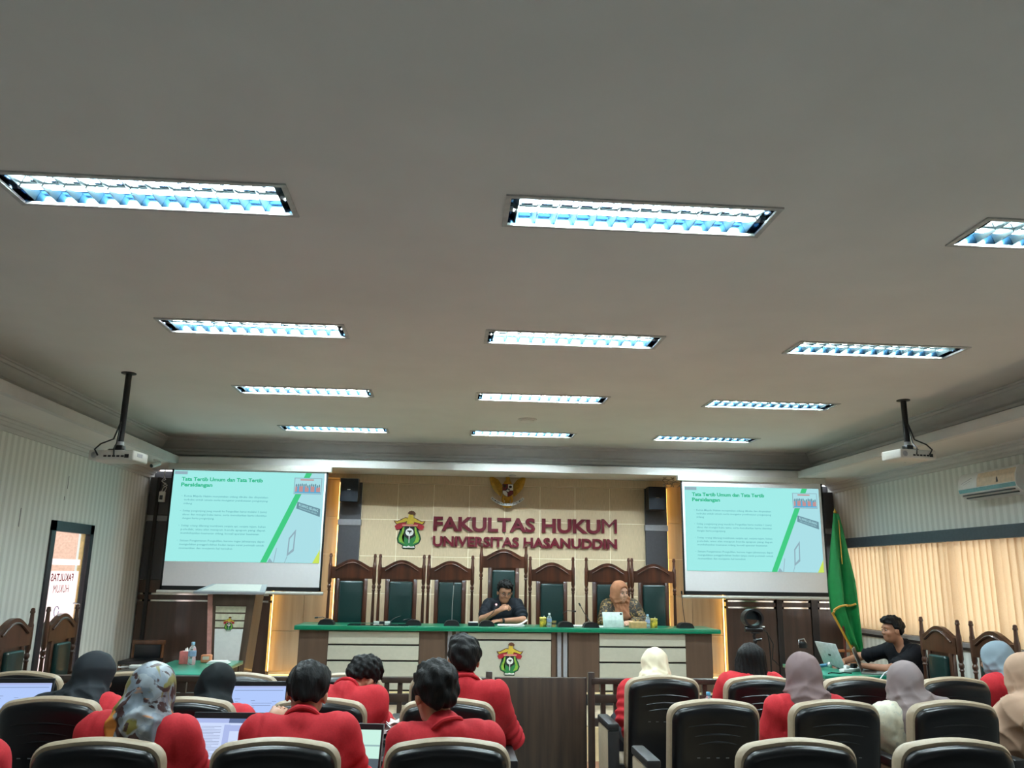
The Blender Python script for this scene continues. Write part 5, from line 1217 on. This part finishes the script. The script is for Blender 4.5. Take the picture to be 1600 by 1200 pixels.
        me.polygons.foreach_set('loop_start', np.arange(0, Fq.size, 4, dtype=np.int32)); me.polygons.foreach_set('use_smooth', np.ones(len(Fq), bool)); me.update(); me.validate()
        me.materials.append(m)
        return link(name, me, parent)

def rotm(yaw, pitch, roll):
    return np.array(Euler((math.radians(pitch), math.radians(roll), math.radians(yaw)), 'YXZ').to_matrix())
def v3(*a): return np.array(a, float)
def nrm(a): return a / (np.linalg.norm(a) + 1e-9)

def head_sdf(s, c, R, k=0.02, face=True):
    q = lambda *p: c + R @ v3(*p)
    s.ell(q(0, -0.012, 0.03), (0.074, 0.093, 0.092), R, k); s.ell(q(0, 0.022, -0.04), (0.060, 0.068, 0.075), R, 0.03); s.ell(q(0, 0.045, -0.085), (0.036, 0.036, 0.028), R, 0.03)
    s.ell(q(0, 0.068, 0.03), (0.050, 0.022, 0.022), R, 0.02)
    for x in (-1, 1):
        s.ell(q(x * 0.032, 0.094, 0.004), (0.016, 0.014, 0.011), R, 0.012, True)
        s.ell(q(x * 0.038, 0.062, -0.03), (0.024, 0.024, 0.022), R, 0.02)
        s.ell(q(x * 0.080, -0.008, -0.010), (0.011, 0.020, 0.033), R, 0.008)
    s.cap(q(0, 0.084, 0.010), q(0, 0.102, -0.024), 0.008, 0.012, 0.012)
    for x in (-1, 1): s.ell(q(x * 0.011, 0.092, -0.029), (0.009, 0.010, 0.008), R, 0.006)
    s.ell(q(0, 0.080, -0.056), (0.022, 0.012, 0.007), R, 0.006); s.ell(q(0, 0.080, -0.067), (0.019, 0.012, 0.007), R, 0.006)
def hand_sdf(s, w, d, side, up, curl=0.5, rf=0.0085):
    """palm, four unequal curled fingers and a thumb; d = pointing direction, up = back of the hand, side = +1 right hand"""
    d = nrm(d); x = nrm(np.cross(d, up)) ; up = nrm(np.cross(x, d)); th = -x * side
    Rm = np.stack([x, d, up], 1); s.ell(w + d * 0.05, (0.040, 0.052, 0.016), Rm, 0.015)
    for i, L in enumerate((0.070, 0.080, 0.074, 0.058)):
        o = (i - 1.5) * 0.020; b0 = w + d * 0.088 + x * o * (1 if side > 0 else -1) * 1.0
        b1 = b0 + (d * math.cos(curl * 0.6) - up * math.sin(curl * 0.6)) * L * 0.5; b2 = b1 + (d * math.cos(curl * 1.6) - up * math.sin(curl * 1.6)) * L * 0.5
        s.cap(b0 - d * 0.02, b1, rf * 1.1, rf, 0.006); s.cap(b1, b2, rf, rf * 0.8, 0.004)
    t0 = w + d * 0.025 + th * 0.032; t1 = t0 + nrm(d * 0.7 + th * 0.7 - up * 0.2) * 0.04; t2 = t1 + nrm(d * 0.9 + th * 0.1 - up * 0.3) * 0.032
    s.cap(t0, t1, 0.013, 0.011, 0.012); s.cap(t1, t2, 0.011, 0.008, 0.004)

def folds(seed, amp=0.004, f=34):
    r = np.random.RandomState(seed); D = r.normal(size=(5, 3)); D /= np.linalg.norm(D, axis=1)[:, None]; ph = r.uniform(0, 6.3, 5); fr = f * r.uniform(0.6, 1.5, 5)
    def g(P):
        w = P + 0.03 * np.sin(P[:, [1, 2, 0]] * 9 + ph[:3]); a = np.zeros(len(P))
        for i in range(5): a += np.sin(w @ D[i] * fr[i] + ph[i])
        return amp * a / 2.2
    return g

def person(label, hip, C, head, hrot=(0, 0, 0), yaw=0.0, half=0.165, elb=None, wri=None, top='jacket', tm=None, cover='hair', cm=None, face_open=True, skin='skin', res=0.0095, hand_up=None, stand=0.0, seed=1, group=None, sleeve='long', thick=0.022, foldamp=0.006, hijab=None, curl=0.6, beltz=None, knees=None):
    """seated person. hip, C (mid shoulders), head = world points; yaw 0 faces +y"""
    hip, C, head = v3(*hip), v3(*C), v3(*head)
    Ry = rotm(yaw, 0, 0); rt = Ry @ v3(1, 0, 0); fw = Ry @ v3(0, 1, 0); up = nrm(C - hip)
    H = rotm(*hrot)
    root_loc = v3(hip[0], hip[1], stand)
    off = lambda p: p - root_loc
    S_ = {}
    for sgn in (-1, 1):
        sh = C + rt * half * sgn
        e = v3(*elb[sgn]) if elb and sgn in elb else sh + rt * 0.05 * sgn + fw * 0.14 + v3(0, 0, -0.26)
        w = v3(*wri[sgn]) if wri and sgn in wri else e - rt * 0.10 * sgn + fw * 0.23 + v3(0, 0, 0.0)
        S_[sgn] = (sh, e, w)
    neck0 = C + v3(0, 0, 0.045) - fw * 0.005; neck1 = head + H @ v3(0, -0.022, -0.065)
    chest = C + (hip - C) * 0.30 + fw * 0.02
    hl, kn, an = {}, {}, {}
    for sgn in (-1, 1):
        hl[sgn] = hip + rt * 0.09 * sgn; kn[sgn] = hl[sgn] + fw * 0.42 + rt * 0.04 * sgn + v3(0, 0, 0.03); an[sgn] = v3(kn[sgn][0], kn[sgn][1], stand + 0.09) + fw * 0.02
    # -------- body
    s = SDF()
    s.cap(hip - rt * 0.07, hip + rt * 0.07, 0.105, None, 0.04)
    s.cap(hip, chest, 0.10, 0.095, 0.05)
    for sgn in (-1, 1):
        s.cap(hip + rt * 0.05 * sgn + v3(0, 0, 0.05), chest + rt * 0.07 * sgn, 0.085, 0.095, 0.05)
    s.cap(C - rt * (half - 0.03), C + rt * (half - 0.03), 0.052, None, 0.05)
    s.cap(neck0 - v3(0, 0, 0.03), neck1, 0.060, 0.050, 0.04)
    for sgn in (-1, 1):
        sh, e, w = S_[sgn]; s.cap(sh, e, 0.050, 0.038, 0.03); s.cap(e, w, 0.040, 0.026, 0.02)
        dirn = nrm(w - e); hu = v3(*hand_up[sgn]) if hand_up and sgn in hand_up else v3(0, 0, 1) + rt * 0.3 * sgn
        hand_sdf(s, w, dirn, sgn, hu, curl)
        s.cap(hl[sgn], kn[sgn], 0.080, 0.058, 0.04); s.cap(kn[sgn], an[sgn], 0.056, 0.036, 0.02); s.cap(an[sgn] + v3(0, 0, -0.045), an[sgn] + fw * 0.16 + v3(0, 0, -0.06), 0.042, 0.03, 0.02)
    for sgn in (-1, 1): s.cap(neck0 - v3(0, 0, 0.035), S_[sgn][0] - rt * 0.03 * sgn, 0.052, 0.05, 0.04)
    head_sdf(s, head, H)
    for p in range(len(s.p)): pass
    # shift everything to local space
    def shifted(sd):
        n = SDF(); L = root_loc
        for f, lo, hi, k, neg in sd.p: n.p.append((lambda P, f=f: f(P + L), lo - L, hi - L, k, neg))
        for fn, k in sd.c: n.c.append((lambda P, fn=fn: fn(P + L), k))
        if sd.disp is not None: n.disp = lambda P, g=sd.disp: g(P + L)
        return n
    root = shifted(s).mesh('person', M[skin], res)
    root.location = root_loc; tag(root, label, 'person', group)
    # -------- trousers and shoes
    s = SDF()
    s.cap(hip - rt * 0.07, hip + rt * 0.07, 0.125, None, 0.05)
    for sgn in (-1, 1):
        s.cap(hl[sgn], kn[sgn], 0.098, 0.076, 0.04); s.cap(kn[sgn], an[sgn] + v3(0, 0, 0.03), 0.074, 0.056, 0.02)
    s.disp = folds(seed + 50, 0.004); shifted(s).mesh('trousers', M['navy'], 0.016, root)
    for sgn in (-1, 1):
        s = SDF(); a = an[sgn]; s.cap(a + v3(0, 0, -0.04), a + fw * 0.17 + v3(0, 0, -0.058), 0.052, 0.036, 0.02); s.cap(a + v3(0, 0, -0.04), a, 0.05, 0.045, 0.02)
        shifted(s).mesh('shoe', M['black'], 0.012, root)
    # -------- upper garment
    s = SDF(); g = thick
    s.cap(hip - rt * 0.075 + v3(0, 0, 0.02), hip + rt * 0.075 + v3(0, 0, 0.02), 0.118 + g * 0.5, None, 0.05)
    s.cap(hip, chest, 0.10 + g, 0.10 + g, 0.06)
    for sgn in (-1, 1): s.cap(hip + rt * 0.06 * sgn + v3(0, 0, 0.05), chest + rt * 0.085 * sgn, 0.09 + g, 0.10 + g, 0.06)
    s.cap(C - rt * (half - 0.03) + v3(0, 0, -0.004), C + rt * (half - 0.03) + v3(0, 0, -0.004), 0.056 + g * 0.7, None, 0.05)
    for sgn in (-1, 1): s.cap(neck0 - v3(0, 0, 0.03) + rt * 0.03 * sgn, S_[sgn][0] - rt * 0.02 * sgn + v3(0, 0, 0.004), 0.060, 0.060 + g * 0.3, 0.05)
    s.cap(chest + v3(0, 0, 0.05) - rt * 0.1, chest + v3(0, 0, 0.05) + rt * 0.1, 0.095 + g, None, 0.05)
    for sgn in (-1, 1):
        sh, e, w = S_[sgn]; 
        if sleeve == 'long':
            s.cap(sh, e, 0.056 + g * 0.6, 0.045 + g * 0.55, 0.07); s.cap(e, w - nrm(w - e) * 0.015, 0.045 + g * 0.55, 0.034 + g * 0.5, 0.02)
        else:
            m_ = sh + (e - sh) * 0.72; s.cap(sh, m_, 0.058 + g * 0.8, 0.058 + g * 0.6, 0.04)
    if top in ('jacket', 'polo', 'shirt'):
        nd = nrm(neck1 - neck0); s.cap(neck0 - nd * 0.015, neck0 + nd * 0.022, 0.078, 0.070, 0.012)
    fd0 = folds(seed, foldamp * 0.85); fd1 = folds(seed + 31, foldamp * 0.25, 80); fd = lambda P: fd0(P) + fd1(P); seam_x = C.copy()
    crease = folds(seed + 9, 1.0, 60)
    def disp(P):
        a = fd(P)
        if top == 'jacket':
            lx = (P - seam_x) @ rt; back = ((P - seam_x) @ fw) < 0
            a = a + np.where(back, 0.007 * np.exp(-(lx / 0.010) ** 2) + 0.004 * np.sin(lx * 60 + ((P - seam_x) @ up) * 30) * np.exp(-(lx / 0.14) ** 2) * np.clip(-((P - seam_x) @ up) * 12 - 0.2, 0, 1), 0)
        for sgn in (-1, 1):
            dd = np.linalg.norm(P - S_[sgn][1], axis=1); a = a + 0.010 * np.exp(-(dd / 0.13) ** 2) * np.sin(((P - S_[sgn][0]) @ nrm(S_[sgn][1] - S_[sgn][0])) * 120)
            dd = np.linalg.norm(P - S_[sgn][0] + rt * 0.03 * sgn, axis=1); 
            lxs = np.abs((P - S_[sgn][0]) @ (rt * sgn) + 0.005); a = a + 0.006 * np.exp(-(lxs / 0.010) ** 2) * (dd < 0.12)
        return a
    s.disp = disp
    if top == 'polo' or top == 'shirt':   # open V at the throat
        s.ell(neck0 + fw * 0.085 + v3(0, 0, 0.0), (0.030, 0.05, 0.06), Ry, 0.01, True)
    gm_ = shifted(s).mesh({'jacket': 'jacket', 'polo': 'polo_shirt', 'shirt': 'shirt', 'blouse': 'blouse'}[top], tm or M['red'], 0.0085 if res > 0.008 else 0.0065, root)
    # collar fold line of a jacket: a separate lapel band around the neck
    if top in ('jacket', 'polo', 'shirt'):
        nd = nrm(neck1 - neck0); b = MB(); ring = []
        ax1 = nrm(np.cross(nd, fw)); ax2 = np.cross(ax1, nd)
        pts = []
        for a in np.linspace(-2.3, 2.3, 21):
            p = neck0 + nd * (0.026 - 0.02 * abs(a) / 2.3) + (ax1 * math.sin(a) - ax2 * math.cos(a)) * 0.074
            pts.append(p - root_loc)
        b.tube([Vector(p) for p in pts], [0.010 if 0 < i < 20 else 0.004 for i in range(21)], 8)
        b.build('collar', tm or M['red'], root, True)
    # -------- head covering
    q = lambda *p: head + H @ v3(*p)
    if cover == 'hair':
        s = SDF(); s.ell(q(0, -0.016, 0.042), (0.092, 0.107, 0.096), H, 0.02); s.ell(q(0, -0.058, -0.006), (0.066, 0.052, 0.066), H, 0.03); s.ell(q(0, 0.016, 0.092), (0.074, 0.086, 0.050), H, 0.02)
        def cut(P):
            l = (P - head) @ H; zm = np.interp(l[:, 1], [-0.14, -0.07, -0.03, 0.012, 0.03, 0.06, 0.10], [-0.058, -0.052, -0.006, 0.006, 0.05, 0.068, 0.078]); return zm - l[:, 2]
        s.plane(cut, 0.012); r_ = folds(seed + 3, 0.0050, 150); r2 = folds(seed + 4, 0.004, 60)
        s.disp = lambda P: r_(P) + r2(P); shifted(s).mesh('hair', M['hair'], 0.0065, root)
    elif cover == 'long_hair':
        s = SDF(); s.ell(q(0, -0.014, 0.036), (0.088, 0.102, 0.094), H, 0.02)
        for x in (-1, 0, 1): s.cap(q(x * 0.045, -0.055, 0.04), head + H @ v3(x * 0.062, -0.07, -0.16) + v3(0, 0, -0.05), 0.050, 0.045, 0.03)
        for x in (-1, 1): s.cap(q(x * 0.072, 0.0, 0.0), q(x * 0.085, -0.02, -0.17), 0.026, 0.03, 0.03)
        def cut(P):
            l = (P - head) @ H; zm = np.interp(l[:, 1], [-0.2, 0.02, 0.045, 0.07, 0.10], [-0.4, -0.4, 0.03, 0.066, 0.078]); return zm - l[:, 2]
        s.plane(cut, 0.012); a1 = folds(seed, 0.003, 30)
        def sd(P):
            l = (P - head) @ H; return 0.004 * np.sin(np.arctan2(l[:, 0], -l[:, 1]) * 26 + 3 * l[:, 2] * 10) + a1(P)
        s.disp = sd; shifted(s).mesh('long_hair', M['hair'], 0.007, root)
    else:
        hj = hijab or {}
        s = SDF(); s.ell(q(0, -0.014, 0.028), (0.096, 0.114, 0.104), H, 0.03); s.ell(q(0, 0.0, -0.05), (0.086, 0.092, 0.085), H, 0.04)
        s.ell(q(0, -0.065, 0.0), (0.062, 0.066, 0.07), H, 0.04)
        dr = hj.get('drop', 0.16); wd = hj.get('wide', 1.0); fx = hj.get('shift', 0.0)
        s.cap(neck1, neck0 + v3(0, 0, 0.02), 0.088, 0.105, 0.05)
        for x in (-1, 0, 1):
            s.cap(neck0 + rt * 0.03 * x - fw * 0.02, C + rt * (half * 0.75 * wd) * x + rt * fx - fw * (0.05 - 0.02 * abs(x)) - v3(0, 0, dr * (0.45 if x else 1.0) - 0.03), 0.080, 0.070 if x else 0.078, 0.05)
            s.cap(neck0 + rt * 0.03 * x + fw * 0.03, C + rt * (half * 0.6 * wd) * x + fw * 0.085 - v3(0, 0, dr * 0.8), 0.075, 0.06, 0.05)
        for sgn in hj.get('shoulder', ()):
            sh, e, w = S_[sgn]; m_ = sh + (e - sh) * 0.45 - fw * 0.015; s.cap(neck0 + v3(0, 0, 0.01), sh + v3(0, 0, 0.01) - fw * 0.015, 0.094, 0.100, 0.05); s.cap(sh - fw * 0.015, m_, 0.100, 0.104, 0.05); s.cap(C - fw * 0.06, m_ - fw * 0.04 - rt * 0.05 * sgn - v3(0, 0, 0.05), 0.10, 0.10, 0.06)
        if face_open:
            s.ell(q(0, 0.105, -0.004), (0.060, 0.075, 0.086), H, 0.015, True)
        Hinv = H
        r_ = np.random.RandomState(seed); p1, p2 = r_.uniform(0, 6.3, 2)
        fa = hj.get('fold', 0.008)
        bumps = folds(seed + 2, 0.006, 22)
        def hd(P):
            l = (P - head) @ H; th = np.arctan2(l[:, 0], -l[:, 1]); below = np.clip((0.02 - l[:, 2]) / 0.15, 0, 1)
            g1 = th * 10.0 + p1 + 22 * l[:, 2] + 1.5 * np.sin(l[:, 2] * 18 + p2); sd_ = np.sign(np.sin(p1)); g2 = 52 * l[:, 2] + sd_ * 58 * l[:, 0] + p2 + 1.4 * np.sin(th * 2 + p1) + 20 * l[:, 2] ** 2; g3 = 120 * l[:, 2] + 40 * np.abs(l[:, 0]) + p1
            ridge = lambda x: 1 - 2 * np.abs(np.sin(x / 2)) ** 0.8
            return -fa * 0.8 * below * ridge(g1) + bumps(P) * 0.6 - 0.0055 * ridge(g2) * np.clip(below + 0.35, 0, 1) - 0.005 * ridge(g3) * np.exp(-((l[:, 2] + 0.10) / 0.05) ** 2)
        s.disp = hd; shifted(s).mesh('headscarf', cm, 0.0075, root)
    # eyes
    for x in (-1, 1):
        b = MB(); p = q(x * 0.032, 0.0805, 0.004) - root_loc; b.sphere(p, 0.0085, 10, 8); ey = b.build('eye', M['eye'], root, True)
        b = MB(); p = q(x * 0.032, 0.0850, 0.002) - root_loc; b.sphere(p, 0.0062, 8, 6); b.build('iris', M['iris'], ey, True)
        if cover == 'hair' or face_open:
            b = MB(); b.tube([Vector(q(x * (0.016 + 0.011 * i), 0.0915 - 0.003 * i * i * 0.5, 0.024 + (0.004 if i == 1 else 0)) - root_loc) for i in range(3)], 0.0026, 6); b.build('eyebrow', M['hair'], root, True)
    b = MB(); b.sphere(q(0, 0.0865, -0.0615) - root_loc, 0.006, 8, 6)
    for v in b.bm.verts: v.co = Vector(q(0, 0.0865, -0.0615) - root_loc) + Vector(H @ (np.array(H).T @ np.array(v.co - Vector(q(0, 0.0865, -0.0615) - root_loc)) * v3(3.4, 0.9, 1.3)))
    b.build('lips', M['lips'], root, True)
    return root, q, root_loc

def scarf_mat(name, c1, c2=None, rough=0.75): return mat(name, c1, rough=rough, noise=0.05, scale=8, col2=c2, spec=0.2)
def printed(name, base, cols, scale=14, rough=0.55):
    if name in MATS: return MATS[name]
    m = mat(name, base, rough=rough); nt = m.node_tree; b = nt.nodes['Principled BSDF']
    tc = nt.nodes.new('ShaderNodeTexCoord'); prev = None
    for l in list(b.inputs['Base Color'].links): prev = l.from_socket
    for i, (c, sc, th, off) in enumerate(cols):
        mp = nt.nodes.new('ShaderNodeMapping'); mp.inputs['Location'].default_value = (off, off * 1.7, off * 0.6); nt.links.new(tc.outputs['Object'], mp.inputs[0])
        n = nt.nodes.new('ShaderNodeTexNoise'); n.inputs['Scale'].default_value = sc; n.inputs['Detail'].default_value = 3; n.inputs['Distortion'].default_value = 1.2
        nt.links.new(mp.outputs[0], n.inputs['Vector'])
        r = nt.nodes.new('ShaderNodeMapRange'); r.inputs[1].default_value = th; r.inputs[2].default_value = th + 0.03; nt.links.new(n.outputs['Fac'], r.inputs[0])
        mx = nt.nodes.new('ShaderNodeMix'); mx.data_type = 'RGBA'; nt.links.new(prev, mx.inputs[6]); mx.inputs[7].default_value = c; nt.links.new(r.outputs[0], mx.inputs[0]); prev = mx.outputs[2]
    nt.links.new(prev, b.inputs['Base Color']); return m
PAT = printed('printed_scarf', srgb(128, 140, 152), [(srgb(150, 158, 166), 7, 0.50, 0), (srgb(120, 112, 52), 6, 0.535, 3.1), (srgb(60, 34, 34), 10, 0.555, 7.7), (srgb(206, 128, 52), 5, 0.57, 12.3)], rough=0.5)
BATIK = printed('batik_cloth', srgb(40, 36, 28), [(srgb(140, 112, 62), 30, 0.54, 2.0), (srgb(90, 60, 34), 18, 0.60, 5.0)])
CREAMP = printed('cream_print', srgb(204, 198, 176), [(srgb(176, 176, 160), 26, 0.58, 1.0)])
FLORAL = printed('dark_floral', srgb(196, 196, 190), [(srgb(50, 56, 60), 22, 0.50, 4.0), (srgb(120, 130, 130), 14, 0.60, 8.0)])

SEAT = 0.575
HB, HC, HA = 4.74, 3.69, 5.79
person('woman in grey printed headscarf and red jacket in the nearest row', (-1.26, HC, SEAT), (-1.225, 3.64, 0.975), (-1.205, 3.69, 1.125), (6, -14, 5), 0, 0.165, cover='scarf', cm=PAT, seed=3, hijab=dict(drop=0.14, wide=0.8, shift=-0.03, fold=0.012),
       elb={1: (-1.0, 3.78, 0.78), -1: (-1.45, 3.76, 0.74)}, wri={1: (-1.03, 3.95, 0.79), -1: (-1.36, 3.97, 0.72)})
person('man in red jacket bowed low, broad back, in the nearest row', (-0.62, HC, SEAT), (-0.60, 3.78, 0.955), (-0.60, 3.88, 1.105), (0, -24, 4), 3, 0.172, cover='hair', seed=11, foldamp=0.006,
       elb={1: (-0.34, 3.86, 0.74), -1: (-0.84, 3.98, 0.80)}, wri={1: (-0.44, 4.02, 0.755), -1: (-0.80, 4.14, 0.93)}, hand_up={-1: (0, -1, 0.4)})
person('short-haired man in red jacket beside the aisle in the nearest row', (0.02, HC, SEAT), (0.012, 3.60, 0.955), (-0.038, 3.66, 1.135), (22, -6, 0), 8, 0.165, cover='hair', seed=17)
person('person in red jacket cut off by the bottom left corner', (-1.97, HC, SEAT), (-1.955, 3.62, 0.885), (-1.98, 3.70, 1.05), (0, -10, 0), 0, 0.165, cover='hair', seed=23)
person('woman in plain dark grey headscarf leaning right in the second row, far left', (-1.93, HB, SEAT), (-1.905, 4.76, 0.885), (-1.885, 4.84, 1.065), (-25, -14, 6), 0, 0.16, cover='scarf', cm=scarf_mat('charcoal_scarf', srgb(40, 45, 50)), seed=29, hijab=dict(drop=0.22, wide=1.0, shoulder=(-1,)))
person('woman in plain black headscarf bent to her laptop in the second row', (-1.27, HB, SEAT), (-1.235, 4.78, 0.835), (-1.25, 4.88, 1.0), (-8, -18, 3), 0, 0.155, cover='scarf', cm=scarf_mat('black_scarf', srgb(18, 24, 27)), seed=31, hijab=dict(drop=0.16, wide=0.8, fold=0.004),
       elb={1: (-1.03, 4.95, 0.74)}, wri={1: (-1.06, 5.06, 0.785)})
person('man in red jacket with head bowed to his desk in the second row', (-0.60, HB, SEAT), (-0.545, 4.86, 0.935), (-0.475, 4.99, 1.035), (-28, -48, 10), -6, 0.165, cover='hair', seed=37,
       elb={1: (-0.355, 4.97, 0.80), -1: (-0.78, 5.02, 0.72)}, wri={1: (-0.33, 5.12, 0.80), -1: (-0.62, 5.20, 0.73)})
person('upright man in red jacket next to the gate in the second row', (0.06, HB, SEAT), (0.115, 4.70, 0.995), (0.098, 4.77, 1.165), (12, -2, 0), -14, 0.165, cover='hair', seed=41,
       elb={1: (0.385, 4.86, 0.75), -1: (-0.1, 4.90, 0.72)}, wri={1: (0.27, 5.06, 0.74), -1: (0.0, 5.10, 0.72)})
person('person in cream headscarf bent forward in the front row', (1.40, HA, SEAT), (1.42, 5.82, 0.855), (1.455, 5.92, 1.015), (-10, -26, -4), 0, 0.165, cover='scarf', cm=scarf_mat('cream_scarf', srgb(226, 214, 186)), seed=43, hijab=dict(drop=0.12, wide=1.2, fold=0.012),
       elb={-1: (1.20, 5.76, 0.72), 1: (1.66, 5.98, 0.72)}, wri={-1: (1.28, 6.0, 0.72), 1: (1.56, 6.14, 0.72)})
person('woman with long straight black hair in the front row', (2.06, HA, SEAT), (2.055, 5.70, 0.925), (2.075, 5.76, 1.07), (-6, -6, 2), 0, 0.155, cover='long_hair', top='blouse', seed=47)
person('woman in mauve headscarf, second row right of the aisle', (2.02, HB, SEAT), (2.0, 4.68, 0.92), (2.015, 4.74, 1.095), (-22, -6, 0), 0, 0.165, cover='scarf', cm=scarf_mat('mauve_scarf', srgb(126, 106, 106)), seed=53, hijab=dict(drop=0.12, wide=0.9, shift=0.05))
person('woman in grey headscarf and cream printed top in the second row', (2.66, HB, SEAT), (2.60, 4.68, 0.885), (2.60, 4.74, 1.055), (-16, -8, 4), 0, 0.16, cover='scarf', top='blouse', tm=CREAMP, cm=scarf_mat('taupe_scarf', srgb(136, 122, 122)), seed=59, hijab=dict(drop=0.16, wide=0.9, fold=0.012, shoulder=(1,)))
person('woman in pale blue headscarf and red jacket in the front row', (3.98, HA, SEAT), (3.93, 5.72, 0.93), (3.868, 5.80, 1.09), (30, -10, 10), 4, 0.165, cover='scarf', cm=scarf_mat('pale_blue_scarf', srgb(132, 148, 158)), seed=61, hijab=dict(drop=0.08, wide=0.7))
person('woman in beige headscarf at the right edge', (3.36, HB, SEAT), (3.335, 4.66, 0.90), (3.315, 4.74, 1.105), (14, -8, 6), 4, 0.165, cover='scarf', cm=scarf_mat('beige_scarf', srgb(178, 146, 124)), seed=67, hijab=dict(drop=0.30, wide=1.0, fold=0.014, shoulder=(-1,)))
# the man at the laptops
r_, q, L = person('young man in black polo shirt working at two laptops under the blinds', (4.74, 8.26, 0.50), (4.52, 8.20, 0.945), (4.415, 8.19, 1.148), (92, -2, 0), 108, 0.17, top='polo', tm=M['blackshirt'], cover='hair', seed=71, res=0.007, sleeve='short', thick=0.018,
       elb={-1: (4.24, 7.98, 0.80), 1: (4.24, 8.56, 0.86)} , wri={-1: (4.05, 8.15, 0.815), 1: (4.02, 8.47, 0.82)}, hand_up={-1: (0, 0, 1), 1: (0, 0, 1)})
b = MB(); rt_ = rotm(108, 0, 0) @ v3(1, 0, 0); fw_ = rotm(108, 0, 0) @ v3(0, 1, 0)
lg_c = v3(4.52, 8.20, 0.845) - rt_ * 0.085 + fw_ * 0.148 - L
b.tube([Vector(lg_c + rt_ * 0.026 * math.cos(a) + v3(0, 0, 0.026 * math.sin(a))) for a in np.linspace(-0.3, math.pi + 0.3, 12)], 0.006, 6); b.tube([Vector(lg_c - rt_ * 0.026 - v3(0, 0, 0.032)), Vector(lg_c + rt_ * 0.026 - v3(0, 0, 0.032))], 0.006, 6); b.build('gold_chest_logo', M['gold'], r_, True)
st_ = thing('office_stool', 'low black stool under the man in the black polo', 'stool', (4.74, 8.26, 0)); b = MB(); b.lathe([(0.01, 0.36), (0.18, 0.36), (0.2, 0.38), (0.2, 0.40), (0.17, 0.415)], n=20); b.build('seat', M['black'], st_, True); b = MB(); b.cyl((0, 0, 0.05), (0, 0, 0.37), 0.025, n=10); b.build('stem', M['silver'], st_, True); b = MB(); b.lathe([(0.2, 0), (0.2, 0.02), (0.03, 0.05)], n=18); b.build('base', M['black'], st_, True)
# the two at the bench
SZ = STZ + 0.60
r_, q, L = person('man with glasses in a black shirt at the bench, looking down by a microphone', (0.67, 10.0, SZ - 0.02), (0.645, 9.84, 1.285), (0.658, 9.74, 1.430), (188, -16, -4), 180, 0.165, top='shirt', tm=mat('black_uniform', srgb(20, 26, 34), rough=0.7, spec=0.2), cover='hair', skin='skin', seed=73, res=0.006, sleeve='short', thick=0.02, stand=STZ,
       elb={1: (0.40, 9.62, 1.135), -1: (0.86, 9.62, 1.13)}, wri={1: (0.575, 9.50, 1.235), -1: (0.60, 9.49, 1.125)}, hand_up={1: (-0.3, -0.6, 0.7), -1: (0, -0.2, 1)}, curl=0.9)
gm_ = M['black']; b = MB()
for x in (-1, 1): b.tube([Vector(q(x * 0.033 + 0.024 * math.cos(a), 0.104, 0.004 + 0.016 * math.sin(a)) - L) for a in np.linspace(0, 2 * math.pi, 15)], 0.0022, 5); b.tube([Vector(q(x * 0.057, 0.102, 0.010) - L), Vector(q(x * 0.078, 0.03, 0.012) - L), Vector(q(x * 0.08, -0.01, 0.006) - L)], 0.0022, 5)
b.tube([Vector(q(-0.009, 0.105, 0.006) - L), Vector(q(0.009, 0.105, 0.006) - L)], 0.0022, 5); b.build('glasses', gm_, r_, True)
b = MB(); b.tube([Vector(v3(0.645 - 0.09 * s_ + 0.0, 9.84 - 0.125, 1.19) - L) for s_ in (0.99, 1.01)], 0.012, 8); b.build('badge', M['gold'], r_, True)
b = MB(); w_ = v3(0.60, 9.49, 1.125) - L; e_ = v3(0.86, 9.62, 1.13) - L; d_ = nrm(w_ - e_); b.cyl(Vector(w_ - d_ * 0.035), Vector(w_ - d_ * 0.01), 0.034, n=14); b.build('wristwatch', M['black'], r_, True)
r_, q, L = person('woman in brown headscarf and batik blouse at the bench, looking at a tablet', (2.02, 10.0, SZ - 0.02), (2.03, 9.86, 1.285), (2.005, 9.75, 1.448), (207, -10, 4), 180, 0.155, top='blouse', tm=BATIK, cover='scarf', cm=scarf_mat('brown_scarf', srgb(176, 122, 92), srgb(150, 100, 74)), skin='skinlight', seed=79, res=0.006, stand=STZ, hijab=dict(drop=0.13, wide=0.45, shift=0.03, fold=0.005),
       elb={1: (1.78, 9.70, 1.12), -1: (2.28, 9.70, 1.12)}, wri={1: (1.90, 9.52, 1.125), -1: (2.10, 9.52, 1.125)}, curl=0.5)
